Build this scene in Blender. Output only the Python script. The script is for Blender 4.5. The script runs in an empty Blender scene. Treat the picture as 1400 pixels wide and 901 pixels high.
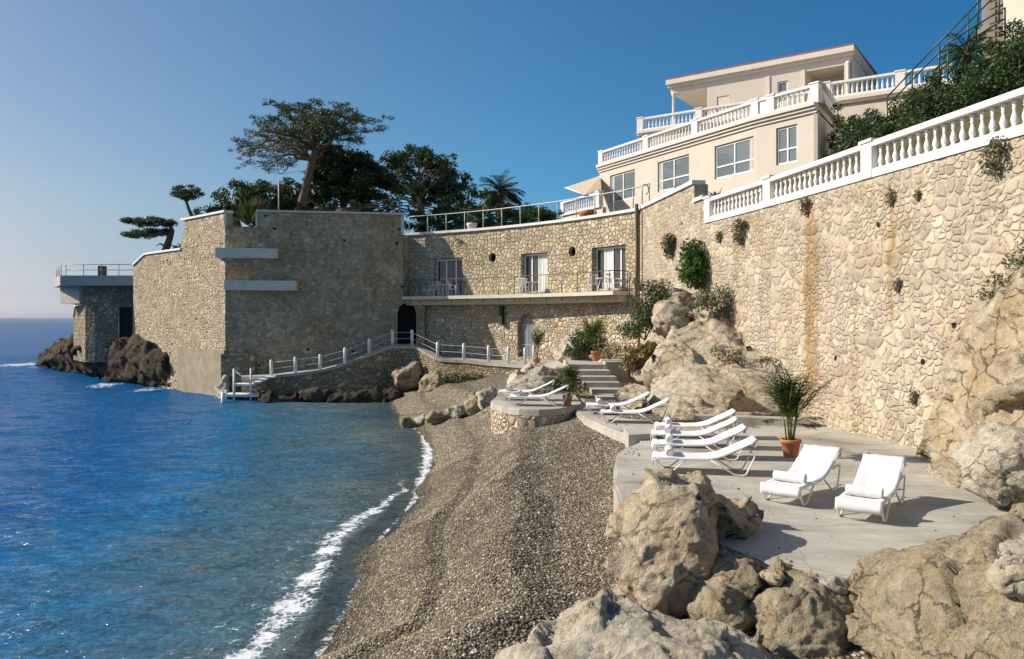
import bpy, bmesh, math, random
import numpy as np
from mathutils import Vector, Matrix

random.seed(7)
RNG = np.random.default_rng(11)
SC = bpy.context.scene
COL = SC.collection
PI = math.pi
R = math.radians

# ------------------------------------------------------------------ camera
H = 5.0                       # eye height above the sea
F = 1050.0                    # focal length in pixels of the 1400 px wide photograph
cam_d = bpy.data.cameras.new('camera')
cam = bpy.data.objects.new('camera', cam_d)
COL.objects.link(cam)
cam.location = (0, 0, H)
cam.rotation_euler = (PI / 2, 0, 0)
cam_d.sensor_width = 36.0
cam_d.lens = 36.0 * F / 1400.0
cam_d.shift_y = -16.5 / 1400.0
cam_d.clip_start = 0.1
cam_d.clip_end = 20000.0
SC.camera = cam

# ------------------------------------------------------------------ light
SUN_EL, SUN_AZ = 33.0, 6.0     # elevation; degrees behind the picture plane, sun on the left
S = Vector((-math.cos(R(SUN_AZ)) * math.cos(R(SUN_EL)), math.sin(R(SUN_AZ)) * math.cos(R(SUN_EL)), math.sin(R(SUN_EL))))
sun_d = bpy.data.lights.new('sun', 'SUN')
sun_d.energy = 3.9
sun_d.angle = R(0.5)
sun_d.color = (1.0, 0.925, 0.79)
sun = bpy.data.objects.new('sun', sun_d)
COL.objects.link(sun)
sun.rotation_euler = S.to_track_quat('Z', 'Y').to_euler()
sun.location = (-30, 10, 40)

world = bpy.data.worlds.new('World')
SC.world = world
world.use_nodes = True
wn = world.node_tree.nodes
wl = world.node_tree.links
sky = wn.new('ShaderNodeTexSky')
sky.sky_type = 'NISHITA'
sky.sun_disc = False
sky.sun_elevation = R(SUN_EL)
sky.sun_rotation = R(-(90 - SUN_AZ))
sky.altitude = 0
sky.air_density = 0.8
sky.dust_density = 1.0
sky.ozone_density = 6.0
# the sky is paler and warmer towards the sun, a deep polarised blue away from it
_tc = wn.new('ShaderNodeTexCoord')
_dp = wn.new('ShaderNodeVectorMath'); _dp.operation = 'DOT_PRODUCT'
_dp.inputs[1].default_value = (-math.cos(R(SUN_AZ)), math.sin(R(SUN_AZ)), 0)
wl.new(_tc.outputs['Generated'], _dp.inputs[0])
_mr = wn.new('ShaderNodeMapRange'); _mr.inputs[1].default_value = -0.45; _mr.inputs[2].default_value = 0.65
wl.new(_dp.outputs['Value'], _mr.inputs[0])
_rp = wn.new('ShaderNodeValToRGB'); wl.new(_mr.outputs[0], _rp.inputs[0])
_e = _rp.color_ramp.elements
_e[0].position, _e[0].color = 0.0, (0.26, 0.80, 0.93, 1)
_e[1].position, _e[1].color = 1.0, (1.22, 1.08, 0.91, 1)
_m = _e.new(0.5); _m.color = (0.62, 1.08, 1.06, 1)
_mx = wn.new('ShaderNodeVectorMath'); _mx.operation = 'MULTIPLY'
_sp = wn.new('ShaderNodeSeparateXYZ'); wl.new(_tc.outputs['Generated'], _sp.inputs[0])
_hz = wn.new('ShaderNodeMapRange'); _hz.inputs[1].default_value = 0.0; _hz.inputs[2].default_value = 0.4
wl.new(_sp.outputs[2], _hz.inputs[0])
_hr = wn.new('ShaderNodeValToRGB'); wl.new(_hz.outputs[0], _hr.inputs[0])
_hs = [(0.007, (1.0, 1.07, 1.45)), (0.028, (0.90, 0.87, 1.09)), (0.06, (0.94, 0.82, 0.86)), (0.10, (1.037, 0.886, 0.83)), (0.139, (1.086, 0.951, 0.855)), (0.178, (1.07, 0.954, 0.895)), (0.25, (1.03, 0.98, 0.94)), (0.4, (1, 1, 1))]
_he = _hr.color_ramp.elements
while len(_he) < len(_hs): _he.new(0.5)
for _k, (_p, _c) in enumerate(_hs):
    _he[_k].position = _p / 0.4
    _he[_k].color = (_c[0], _c[1], _c[2], 1)
_hf = wn.new('ShaderNodeMapRange'); _hf.interpolation_type = 'SMOOTHSTEP'; _hf.inputs[1].default_value = 0.4; _hf.inputs[2].default_value = 0.9
wl.new(_mr.outputs[0], _hf.inputs[0])
_hm = wn.new('ShaderNodeMix'); _hm.data_type = 'RGBA'; _hm.inputs[6].default_value = (1, 1, 1, 1)
wl.new(_hf.outputs[0], _hm.inputs[0]); wl.new(_hr.outputs[0], _hm.inputs[7])
_my = wn.new('ShaderNodeVectorMath'); _my.operation = 'MULTIPLY'
wl.new(_rp.outputs[0], _my.inputs[0]); wl.new(_hm.outputs[2], _my.inputs[1])
wl.new(sky.outputs[0], _mx.inputs[0]); wl.new(_my.outputs[0], _mx.inputs[1])
wl.new(_mx.outputs[0], wn['Background'].inputs[0])
wn['Background'].inputs[1].default_value = 0.08

SC.view_settings.view_transform = 'Standard'
SC.view_settings.look = 'None'
SC.view_settings.exposure = 0.65
SC.view_settings.gamma = 1.0
SC.view_settings.use_curve_mapping = False
SC.render.engine = 'CYCLES'
SC.cycles.max_bounces = 6
SC.cycles.diffuse_bounces = 3
SC.cycles.glossy_bounces = 3
SC.cycles.transparent_max_bounces = 8
SC.cycles.caustics_reflective = False
SC.cycles.caustics_refractive = False


# ------------------------------------------------------------------ pixel helpers (photo pixels -> points at a true distance)
def P(px, py, Y):
    return Vector(((px - 700) / F * Y, Y, H + (434 - py) / F * Y))


def G(px, py, z):
    return P(px, py, (H - z) * F / (py - 434))


# ------------------------------------------------------------------ numpy noise
def _h(i, j, k, seed):
    n = (i.astype(np.int64) * 374761393 + j.astype(np.int64) * 668265263 + k.astype(np.int64) * 2147483647 + seed * 974711) & 0xFFFFFFFF
    n = ((n ^ (n >> 13)) * 1274126177) & 0xFFFFFFFF
    n = ((n ^ (n >> 16)) * 2246822519) & 0xFFFFFFFF
    return ((n ^ (n >> 15)) & 0xFFFFFF) / float(0xFFFFFF)


def vnoise(p, seed=0):
    i = np.floor(p).astype(np.int64)
    f = p - i
    f = f * f * (3 - 2 * f)
    o = 0
    for dx in (0, 1):
        wx = f[:, 0] if dx else 1 - f[:, 0]
        for dy in (0, 1):
            wy = f[:, 1] if dy else 1 - f[:, 1]
            for dz in (0, 1):
                wz = f[:, 2] if dz else 1 - f[:, 2]
                o = o + wx * wy * wz * _h(i[:, 0] + dx, i[:, 1] + dy, i[:, 2] + dz, seed)
    return o * 2 - 1


def fbm(p, octv=4, seed=0, gain=0.5):
    o, a, q = 0, 1.0, p.copy()
    for n in range(octv):
        o = o + a * vnoise(q, seed + n * 17)
        q = q * 2.03 + 11.3
        a *= gain
    return o


def worley(p, seed=0):
    """distance to the nearest and second nearest feature point, vector to and random id of the nearest cell"""
    i = np.floor(p).astype(np.int64)
    n = len(p)
    f1 = np.full(n, 9.0); f2 = np.full(n, 9.0)
    cid = np.zeros(n); vec = np.zeros((n, 3))
    for dx in (-1, 0, 1):
        for dy in (-1, 0, 1):
            for dz in (-1, 0, 1):
                a, b, c = i[:, 0] + dx, i[:, 1] + dy, i[:, 2] + dz
                q = np.stack([a + _h(a, b, c, seed + 1), b + _h(a, b, c, seed + 2), c + _h(a, b, c, seed + 3)], 1)
                v = p - q
                d = np.sqrt((v * v).sum(1))
                m = d < f1
                f2 = np.where(m, f1, np.minimum(f2, d))
                cid = np.where(m, _h(a, b, c, seed + 9), cid)
                vec = np.where(m[:, None], v, vec)
                f1 = np.where(m, d, f1)
    return f1, f2, cid, vec


# ------------------------------------------------------------------ materials
class NT:
    def __init__(self, name):
        self.m = bpy.data.materials.new(name)
        self.m.use_nodes = True
        self.t = self.m.node_tree
        self.t.nodes.clear()
        self.out = self.n('ShaderNodeOutputMaterial')

    def n(self, typ, **kw):
        x = self.t.nodes.new(typ)
        for k, v in kw.items():
            setattr(x, k, v)
        return x

    def l(self, a, b):
        self.t.links.new(a, b)

    def set(self, sock, v):
        if isinstance(v, bpy.types.NodeSocket):
            self.l(v, sock)
        elif isinstance(v, (int, float)):
            sock.default_value = v
        else:
            sock.default_value = tuple(v) if len(v) == len(sock.default_value) else tuple(v) + (1,)

    def coord(self, kind='Object', scale=(1, 1, 1)):
        if kind == 'UV':
            c = self.n('ShaderNodeTexCoord').outputs['UV']
        elif kind == 'World':
            c = self.n('ShaderNodeNewGeometry').outputs['Position']
        else:
            c = self.n('ShaderNodeTexCoord').outputs['Object']
        mp = self.n('ShaderNodeMapping')
        mp.inputs['Scale'].default_value = scale
        self.l(c, mp.inputs[0])
        return mp.outputs[0]

    def noise(self, vec, scale, detail=4, rough=0.55, dist=0.0):
        x = self.n('ShaderNodeTexNoise')
        self.l(vec, x.inputs['Vector'])
        x.inputs['Scale'].default_value = scale
        x.inputs['Detail'].default_value = detail
        x.inputs['Roughness'].default_value = rough
        x.inputs['Distortion'].default_value = dist
        return x

    def vor(self, vec, scale, feature='F1', rand=1.0, dims='3D'):
        x = self.n('ShaderNodeTexVoronoi', feature=feature, voronoi_dimensions=dims)
        self.l(vec, x.inputs['Vector'])
        x.inputs['Scale'].default_value = scale
        x.inputs['Randomness'].default_value = rand
        return x

    def ramp(self, fac, stops, interp='LINEAR'):
        x = self.n('ShaderNodeValToRGB')
        x.color_ramp.interpolation = interp
        e = x.color_ramp.elements
        while len(e) < len(stops):
            e.new(0.5)
        for k, (p, c) in enumerate(stops):
            e[k].position = p
            e[k].color = tuple(c) + (1,) if len(c) == 3 else c
        self.l(fac, x.inputs[0])
        return x.outputs[0]

    def mr(self, v, a, b, c=0.0, d=1.0, smooth=False):
        x = self.n('ShaderNodeMapRange')
        if smooth:
            x.interpolation_type = 'SMOOTHSTEP'
        self.l(v, x.inputs[0])
        for k, q in zip((1, 2, 3, 4), (a, b, c, d)):
            x.inputs[k].default_value = q
        return x.outputs[0]

    def mix(self, fac, a, b, mode='MIX'):
        x = self.n('ShaderNodeMix', data_type='RGBA', blend_type=mode)
        self.set(x.inputs[0], fac)
        self.set(x.inputs[6], a)
        self.set(x.inputs[7], b)
        return x.outputs[2]

    def math(self, op, a, b=0.0, c=0.0):
        x = self.n('ShaderNodeMath', operation=op)
        self.set(x.inputs[0], a)
        self.set(x.inputs[1], b)
        self.set(x.inputs[2], c)
        return x.outputs[0]

    def vmath(self, op, a, b):
        x = self.n('ShaderNodeVectorMath', operation=op)
        self.set(x.inputs[0], a)
        self.set(x.inputs[1], b)
        return x.outputs[0]

    def bump(self, h, strength, dist, normal=None):
        x = self.n('ShaderNodeBump')
        x.inputs['Strength'].default_value = strength
        x.inputs['Distance'].default_value = dist
        self.l(h, x.inputs['Height'])
        if normal is not None:
            self.l(normal, x.inputs['Normal'])
        return x.outputs[0]

    def attr(self, name):
        return self.n('ShaderNodeAttribute', attribute_name=name)

    def bsdf(self, color, rough=0.6, normal=None, spec=0.3, metal=0.0):
        x = self.n('ShaderNodeBsdfPrincipled')
        self.set(x.inputs['Base Color'], color)
        self.set(x.inputs['Roughness'], rough)
        x.inputs['Specular IOR Level'].default_value = spec
        x.inputs['Metallic'].default_value = metal
        if normal is not None:
            self.l(normal, x.inputs['Normal'])
        return x.outputs[0]

    def done(self, shader):
        self.l(shader, self.out.inputs[0])
        return self.m


def plain(name, c, rough=0.5, spec=0.4, metal=0.0, var=0.08, scale=6.0, bump=0.0, bscale=60):
    t = NT(name)
    co = t.coord()
    nz = t.noise(co, scale, 5)
    k = t.mr(nz.outputs[0], 0.25, 0.75, 1 - var, 1 + var)
    col = t.vmath('MULTIPLY', tuple(c), k)
    nr = None
    if bump:
        nr = t.bump(t.noise(co, bscale, 3).outputs[0], bump, 0.01)
    return t.done(t.bsdf(col, rough, nr, spec, metal))


def stone(name, scale, cols, mortar, edge=(0.02, 0.09), bump=0.06, stretch=1.25, wobble=0.12, tint=None, holes=0.0, mortar_mix=1.0, grime=None, rough=0.9, drip=False, small=0.0):
    """rubble masonry: irregular stones, each with its own colour, recessed pointing between them"""
    t = NT(name)
    uv = t.coord('UV')
    wob = t.noise(uv, 2.2, 1)
    off = t.vmath('SCALE', t.vmath('SUBTRACT', wob.outputs['Color'], (0.5, 0.5, 0.5)), (0, 0, 0))
    off.node.inputs['Scale'].default_value = wobble * 2
    v = t.vmath('MULTIPLY', t.vmath('ADD', uv, off), (1.0, stretch, 1.0))
    f = t.vor(v, scale, 'F1', 0.92, '2D')
    f2n = t.vor(v, scale, 'F2', 0.92, '2D')
    edist = t.math('MULTIPLY', t.math('SUBTRACT', f2n.outputs['Distance'], f.outputs['Distance']), 0.5)
    ccol = f.outputs['Color']
    if small:                                    # patches laid with smaller stones
        fb = t.vor(v, scale * 1.75, 'F1', 0.95, '2D'); fb2 = t.vor(v, scale * 1.75, 'F2', 0.95, '2D')
        eb = t.math('MULTIPLY', t.math('SUBTRACT', fb2.outputs['Distance'], fb.outputs['Distance']), 0.5)
        pk = t.mr(t.noise(uv, 0.85, 3, 0.6).outputs[0], 0.53 - small * 0.1, 0.535 - small * 0.1, 0, 1)
        edist = t.math('ADD', t.math('MULTIPLY', edist, t.math('SUBTRACT', 1.0, pk)), t.math('MULTIPLY', eb, pk))
        ccol = t.mix(pk, ccol, fb.outputs['Color'])
    # large stones split here and there into two sizes
    sep = t.n('ShaderNodeSeparateColor')
    t.l(ccol, sep.inputs[0])
    n = len(cols)
    base = t.ramp(sep.outputs[0], [((i + 0.5) / n, c) for i, c in enumerate(cols)])
    val = t.mr(sep.outputs[1], 0, 1, 0.74, 1.22)
    fine = t.noise(uv, 14, 6, 0.65)
    val2 = t.mr(fine.outputs[0], 0.25, 0.75, 0.78, 1.18)
    base = t.vmath('MULTIPLY', base, val)
    base = t.vmath('MULTIPLY', base, val2)
    ewob = t.math('ADD', edist, t.mr(t.noise(uv, 16, 3).outputs[0], 0.3, 0.7, -0.03, 0.03))
    mask = t.mr(ewob, edge[0], edge[1], 0, 1, True)
    mcol = t.vmath('MULTIPLY', tuple(mortar), t.mr(t.noise(uv, 9, 5).outputs[0], 0.25, 0.75, 0.72, 1.2))
    col = t.mix(t.math('SUBTRACT', 1.0, t.math('MULTIPLY', t.math('SUBTRACT', 1.0, mask), mortar_mix)), mcol, base)
    big = t.noise(uv, 0.35, 5, 0.6)
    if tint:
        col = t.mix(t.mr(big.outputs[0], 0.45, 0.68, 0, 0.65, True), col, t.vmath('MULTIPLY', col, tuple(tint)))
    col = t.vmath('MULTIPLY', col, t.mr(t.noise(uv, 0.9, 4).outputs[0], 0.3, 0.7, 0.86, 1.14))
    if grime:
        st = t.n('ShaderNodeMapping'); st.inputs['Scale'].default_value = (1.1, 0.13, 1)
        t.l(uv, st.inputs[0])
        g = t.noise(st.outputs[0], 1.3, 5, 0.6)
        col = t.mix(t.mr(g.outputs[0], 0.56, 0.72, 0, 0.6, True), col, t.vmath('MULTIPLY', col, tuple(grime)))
    if drip:                                     # one long ochre water stain below a weep hole
        sx = t.n('ShaderNodeSeparateXYZ'); t.l(t.vmath('ADD', uv, t.vmath('MULTIPLY', t.vmath('SUBTRACT', t.noise(uv, 1.4, 4).outputs['Color'], (0.5, 0.5, 0.5)), (0.9, 0.9, 0.9))), sx.inputs[0])
        for (cx, w, z0, z1, am) in drip:
            a = t.mr(t.math('ABSOLUTE', t.math('SUBTRACT', sx.outputs[0], cx)), w * 0.3, w, 1, 0, True)
            b = t.math('MULTIPLY', t.mr(sx.outputs[1], z1 - 0.3, z1, 1, 0), t.mr(sx.outputs[1], z0, z0 + 0.6, 0, 1))
            k = t.math('MULTIPLY', t.math('MULTIPLY', a, b), t.mr(fine.outputs[0], 0.3, 0.65, 0.35, 1))
            col = t.mix(t.math('MULTIPLY', k, am), col, t.vmath('MULTIPLY', col, (0.72, 0.54, 0.31)))
    if holes:
        hv = t.vor(v, scale * 0.55, 'F1', 1.0, '2D')
        hs = t.n('ShaderNodeSeparateColor'); t.l(hv.outputs['Color'], hs.inputs[0])
        hm = t.math('MULTIPLY', t.mr(hv.outputs['Distance'], 0.10, 0.16, 1, 0, True), t.mr(hs.outputs[2], 1 - holes, 1 - holes + 0.01, 0, 1))
        col = t.mix(hm, col, (0.03, 0.025, 0.02))
        mask = t.math('SUBTRACT', mask, hm)
    hgt = t.math('ADD', t.mr(ewob, edge[0] * 0.6, edge[1] * 1.9, 0, 1, True), t.math('MULTIPLY', fine.outputs[0], 0.35))
    hgt = t.math('ADD', hgt, t.math('MULTIPLY', sep.outputs[2], 0.5))
    if holes:
        hgt = t.math('SUBTRACT', hgt, t.math('MULTIPLY', hm, 1.2))
    nr = t.bump(hgt, 1.0, bump)
    return t.done(t.bsdf(col, rough, nr, 0.15))


def rockmat(name, cols, bump=0.05, scale=1.0, lichen=0.0, rough=0.92):
    t = NT(name)
    w = t.coord('World')
    a = t.noise(w, 0.9 * scale, 6, 0.6, 0.6)
    b = t.noise(w, 4.5 * scale, 8, 0.68)
    c = t.noise(w, 26 * scale, 5, 0.7)
    n = len(cols)
    base = t.ramp(a.outputs[0], [(0.3 + 0.4 * i / (n - 1), q) for i, q in enumerate(cols)])
    base = t.vmath('MULTIPLY', base, t.mr(b.outputs[0], 0.25, 0.75, 0.66, 1.3))
    base = t.vmath('MULTIPLY', base, t.mr(c.outputs[0], 0.25, 0.75, 0.80, 1.18))
    if lichen:
        m = t.mr(t.noise(w, 2.3 * scale, 6, 0.7).outputs[0], 0.52, 0.66, 0, lichen, True)
        base = t.mix(m, base, (0.40, 0.37, 0.32))
    oc = t.mr(t.noise(w, 1.7 * scale, 5, 0.65, 0.5).outputs[0], 0.50, 0.62, 0, 0.55, True)
    base = t.mix(oc, base, t.vmath('MULTIPLY', base, (1.05, 0.92, 0.72)))
    dw = t.vmath('ADD', w, t.vmath('MULTIPLY', b.outputs['Color'], (0.35, 0.35, 0.35)))
    cr = t.vor(t.vmath('MULTIPLY', dw, (1.0, 1.0, 1.7)), 1.15 * scale, 'DISTANCE_TO_EDGE', 1.0)
    crack = t.mr(cr.outputs['Distance'], 0.0, 0.025, 0, 1, True)
    crack = t.math('MAXIMUM', crack, t.mr(a.outputs[0], 0.45, 0.6, 0, 1))
    base = t.mix(t.math('MULTIPLY', t.math('SUBTRACT', 1.0, crack), 0.32), base, (0.06, 0.045, 0.03))
    pit = t.vor(dw, 9 * scale, 'F1', 1.0)
    h = t.math('ADD', t.math('MULTIPLY', b.outputs[0], 0.75), t.math('MULTIPLY', c.outputs[0], 0.40))
    h = t.math('ADD', h, t.math('MULTIPLY', crack, 0.5))
    h = t.math('ADD', h, t.math('MULTIPLY', pit.outputs['Distance'], 0.22))
    return t.done(t.bsdf(base, rough, t.bump(h, 1.0, bump * 2.0), 0.15))


def leafmat(name, cols, trans=0.25, rough=0.5):
    t = NT(name)
    g = t.n('ShaderNodeNewGeometry')
    base = t.ramp(g.outputs['Random Per Island'], [(i / (len(cols) - 1), c) for i, c in enumerate(cols)])
    d = t.bsdf(base, rough, None, 0.3)
    tr = t.n('ShaderNodeBsdfTranslucent')
    t.l(t.vmath('MULTIPLY', base, (1.3, 1.5, 0.6)), tr.inputs[0])
    m = t.n('ShaderNodeMixShader')
    m.inputs[0].default_value = trans
    t.l(d, m.inputs[1]); t.l(tr.outputs[0], m.inputs[2])
    return t.done(m.outputs[0])


M = {}
M['stone_curved'] = stone('curved_building_stone', 3.7, [(0.53, 0.445, 0.31), (0.44, 0.36, 0.24), (0.60, 0.52, 0.385), (0.47, 0.375, 0.235), (0.55, 0.47, 0.35)], (0.27, 0.215, 0.145), (0.0, 0.09), 0.045, 1.1, 0.06, (0.95, 0.88, 0.75))
M['stone_lower'] = stone('lower_wall_rubble', 2.9, [(0.60, 0.52, 0.40), (0.49, 0.40, 0.28), (0.66, 0.58, 0.46), (0.50, 0.405, 0.265)], (0.42, 0.34, 0.23), (0.0, 0.12), 0.07, 1.25, 0.09, (0.9, 0.78, 0.6), small=0.5)
M['stone_right'] = stone('retaining_wall_rubble', 2.75, [(0.46, 0.39, 0.295), (0.42, 0.35, 0.26), (0.49, 0.42, 0.325), (0.43, 0.34, 0.235), (0.47, 0.405, 0.315), (0.41, 0.325, 0.25), (0.48, 0.41, 0.315)], (0.485, 0.415, 0.32), (0.03, 0.11), 0.038, 1.2, 0.10, (0.90, 0.84, 0.73), 0.03, 0.9, (0.80, 0.73, 0.61), drip=[(16.5, 0.40, 1.8, 8.6, 1.0), (16.9, 0.22, 2.5, 8.0, 0.7), (20.3, 0.2, 4.6, 8.6, 0.8), (11.8, 0.4, 4.5, 8.2, 0.5)], small=0.45)
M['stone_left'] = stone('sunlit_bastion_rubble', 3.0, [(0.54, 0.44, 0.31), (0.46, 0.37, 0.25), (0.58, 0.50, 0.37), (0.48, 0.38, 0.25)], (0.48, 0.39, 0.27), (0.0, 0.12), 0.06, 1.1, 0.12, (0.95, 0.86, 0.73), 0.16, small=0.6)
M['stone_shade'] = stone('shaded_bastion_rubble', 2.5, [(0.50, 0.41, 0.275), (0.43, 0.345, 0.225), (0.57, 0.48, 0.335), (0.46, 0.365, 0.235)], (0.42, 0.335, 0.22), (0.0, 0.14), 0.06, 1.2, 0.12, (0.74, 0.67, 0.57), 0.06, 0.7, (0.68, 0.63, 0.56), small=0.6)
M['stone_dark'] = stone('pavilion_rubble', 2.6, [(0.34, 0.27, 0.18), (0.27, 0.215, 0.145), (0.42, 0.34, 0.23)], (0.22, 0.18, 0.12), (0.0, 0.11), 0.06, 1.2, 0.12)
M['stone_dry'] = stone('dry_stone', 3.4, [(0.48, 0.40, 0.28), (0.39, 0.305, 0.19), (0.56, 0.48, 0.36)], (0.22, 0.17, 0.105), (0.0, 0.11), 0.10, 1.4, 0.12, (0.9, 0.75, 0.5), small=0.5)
M['plinth'] = plain('stained_render', (0.34, 0.285, 0.20), 0.95, 0.1, 0, 0.25, 1.6, 0.8, 9)
M['rock_tan'] = rockmat('tan_limestone', [(0.39, 0.305, 0.20), (0.46, 0.375, 0.26), (0.52, 0.44, 0.325), (0.44, 0.35, 0.235)], 0.05, 1.0, 0.25)
M['rock_grey'] = rockmat('grey_limestone', [(0.36, 0.31, 0.23), (0.52, 0.46, 0.36), (0.60, 0.54, 0.44), (0.46, 0.38, 0.27)], 0.05, 1.2, 0.4)
M['rock_olive'] = rockmat('olive_limestone', [(0.32, 0.26, 0.17), (0.41, 0.335, 0.225), (0.47, 0.395, 0.275), (0.36, 0.29, 0.19)], 0.06, 1.3, 0.3)
M['rock_sea'] = rockmat('dark_shore_rock', [(0.045, 0.038, 0.028), (0.075, 0.062, 0.045), (0.13, 0.105, 0.075), (0.06, 0.05, 0.036)], 0.10, 1.0)
M['rock_crop'] = rockmat('outcrop_limestone', [(0.40, 0.32, 0.215), (0.50, 0.415, 0.30), (0.56, 0.48, 0.37), (0.44, 0.345, 0.23)], 0.06, 1.0, 0.3)
M['white'] = plain('white_paint', (0.80, 0.78, 0.74), 0.5, 0.3, 0, 0.05, 3)
M['white_balustrade'] = plain('white_stone_paint', (0.74, 0.715, 0.68), 0.6, 0.25, 0, 0.07, 2)
M['white_rail'] = plain('weathered_white_paint', (0.74, 0.74, 0.72), 0.55, 0.3, 0, 0.14, 4)
M['towel'] = plain('white_towelling', (0.74, 0.735, 0.73), 0.95, 0.05, 0, 0.03, 9, 0.5, 140)
M['plaster'] = plain('beige_plaster', (0.60, 0.535, 0.455), 0.9, 0.1, 0, 0.05, 0.8, 0.25, 40)
M['cornice'] = plain('cream_cornice', (0.68, 0.61, 0.53), 0.8, 0.1, 0, 0.05, 1.0)
M['ochre'] = plain('ochre_render', (0.58, 0.47, 0.30), 0.9, 0.1, 0, 0.12, 1.5)
M['concrete_ledge'] = plain('pale_concrete', (0.45, 0.41, 0.345), 0.9, 0.1, 0, 0.10, 2)
M['ledge_white'] = plain('dull_white_concrete', (0.68, 0.62, 0.52), 0.9, 0.1, 0, 0.10, 2)
M['coping'] = plain('pale_coping_stone', (0.64, 0.58, 0.48), 0.85, 0.1, 0, 0.12, 3)
M['green_metal'] = plain('dark_green_metal', (0.02, 0.06, 0.045), 0.4, 0.4)
M['grey_metal'] = plain('galvanised_rail', (0.40, 0.38, 0.34), 0.45, 0.4, 0.3)
M['dark_metal'] = plain('dark_rail_metal', (0.10, 0.08, 0.06), 0.5, 0.3, 0.3)
M['dark'] = plain('dark_interior', (0.015, 0.015, 0.016), 0.7, 0.2)
M['dark_green_box'] = plain('dark_green_casing', (0.025, 0.035, 0.02), 0.6, 0.3)
M['door_grey'] = plain('blue_grey_door', (0.20, 0.22, 0.24), 0.5, 0.3, 0, 0.08, 3)
M['curtain'] = plain('white_curtain', (0.70, 0.69, 0.66), 0.9, 0.1)
M['terracotta'] = plain('terracotta', (0.46, 0.19, 0.085), 0.85, 0.1, 0, 0.16, 9, 0.2, 50)
M['soil'] = plain('potting_soil', (0.06, 0.04, 0.025), 0.95, 0.05, 0, 0.2, 20, 0.6, 60)
M['rooftile'] = plain('red_roof_tile', (0.36, 0.13, 0.07), 0.85, 0.1, 0, 0.2, 6)
M['awning'] = plain('beige_awning_cloth', (0.62, 0.50, 0.36), 0.9, 0.1)
M['bark'] = plain('grey_brown_bark', (0.17, 0.13, 0.095), 0.95, 0.05, 0, 0.3, 5, 0.8, 18)
M['bark_pale'] = plain('pale_bark', (0.36, 0.29, 0.20), 0.95, 0.05, 0, 0.25, 5, 0.6, 18)
M['stem'] = plain('green_stem', (0.14, 0.16, 0.05), 0.7, 0.2)
M['plastic'] = plain('white_garden_plastic', (0.78, 0.78, 0.76), 0.4, 0.4)
M['needles'] = leafmat('pine_needles', [(0.028, 0.053, 0.025), (0.054, 0.085, 0.037), (0.085, 0.116, 0.053), (0.043, 0.068, 0.034)], 0.15)
M['needles_pale'] = leafmat('dry_pine_needles', [(0.05, 0.055, 0.035), (0.085, 0.085, 0.055), (0.12, 0.11, 0.075)], 0.15)
M['leaf_dark'] = leafmat('evergreen_leaves', [(0.023, 0.046, 0.019), (0.046, 0.078, 0.028), (0.078, 0.116, 0.043), (0.034, 0.062, 0.025)], 0.2)
M['leaf_oak'] = leafmat('olive_oak_leaves', [(0.034, 0.062, 0.022), (0.070, 0.102, 0.037), (0.116, 0.152, 0.062), (0.054, 0.078, 0.031)], 0.2)
M['leaf_fresh'] = leafmat('fresh_green_leaves', [(0.03, 0.075, 0.015), (0.06, 0.12, 0.025), (0.09, 0.15, 0.035)], 0.25)
M['leaf_grey'] = leafmat('grey_green_leaves', [(0.07, 0.085, 0.045), (0.13, 0.13, 0.075), (0.18, 0.17, 0.10), (0.10, 0.09, 0.055)], 0.2)
M['leaf_dry'] = leafmat('dry_brown_leaves', [(0.13, 0.10, 0.045), (0.24, 0.18, 0.07), (0.32, 0.24, 0.10), (0.12, 0.12, 0.04)], 0.2)
M['leaf_palm'] = leafmat('palm_leaves', [(0.025, 0.06, 0.018), (0.045, 0.09, 0.025), (0.08, 0.12, 0.04)], 0.2, 0.4)
M['leaf_agave'] = leafmat('agave_leaves', [(0.09, 0.10, 0.06), (0.14, 0.13, 0.085), (0.20, 0.15, 0.11)], 0.1)
M['flower'] = leafmat('orange_flowers', [(0.45, 0.12, 0.03), (0.55, 0.25, 0.05)], 0.2)


def glassmat(name, c):
    t = NT(name)
    w = t.coord('World')
    n = t.noise(w, 0.5, 2)
    x = t.n('ShaderNodeBsdfPrincipled')
    x.inputs['Base Color'].default_value = tuple(c) + (1,)
    x.inputs['Roughness'].default_value = 0.03
    x.inputs['Specular IOR Level'].default_value = 0.45
    t.l(t.bump(n.outputs[0], 0.15, 0.02), x.inputs['Normal'])
    return t.done(x.outputs[0])


M['glass'] = glassmat('window_glass', (0.045, 0.055, 0.06))
M['glass_sky'] = glassmat('villa_glass_sky_sheen', (0.15, 0.18, 0.20))  # sky reflection is painted into this paler pane colour


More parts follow.
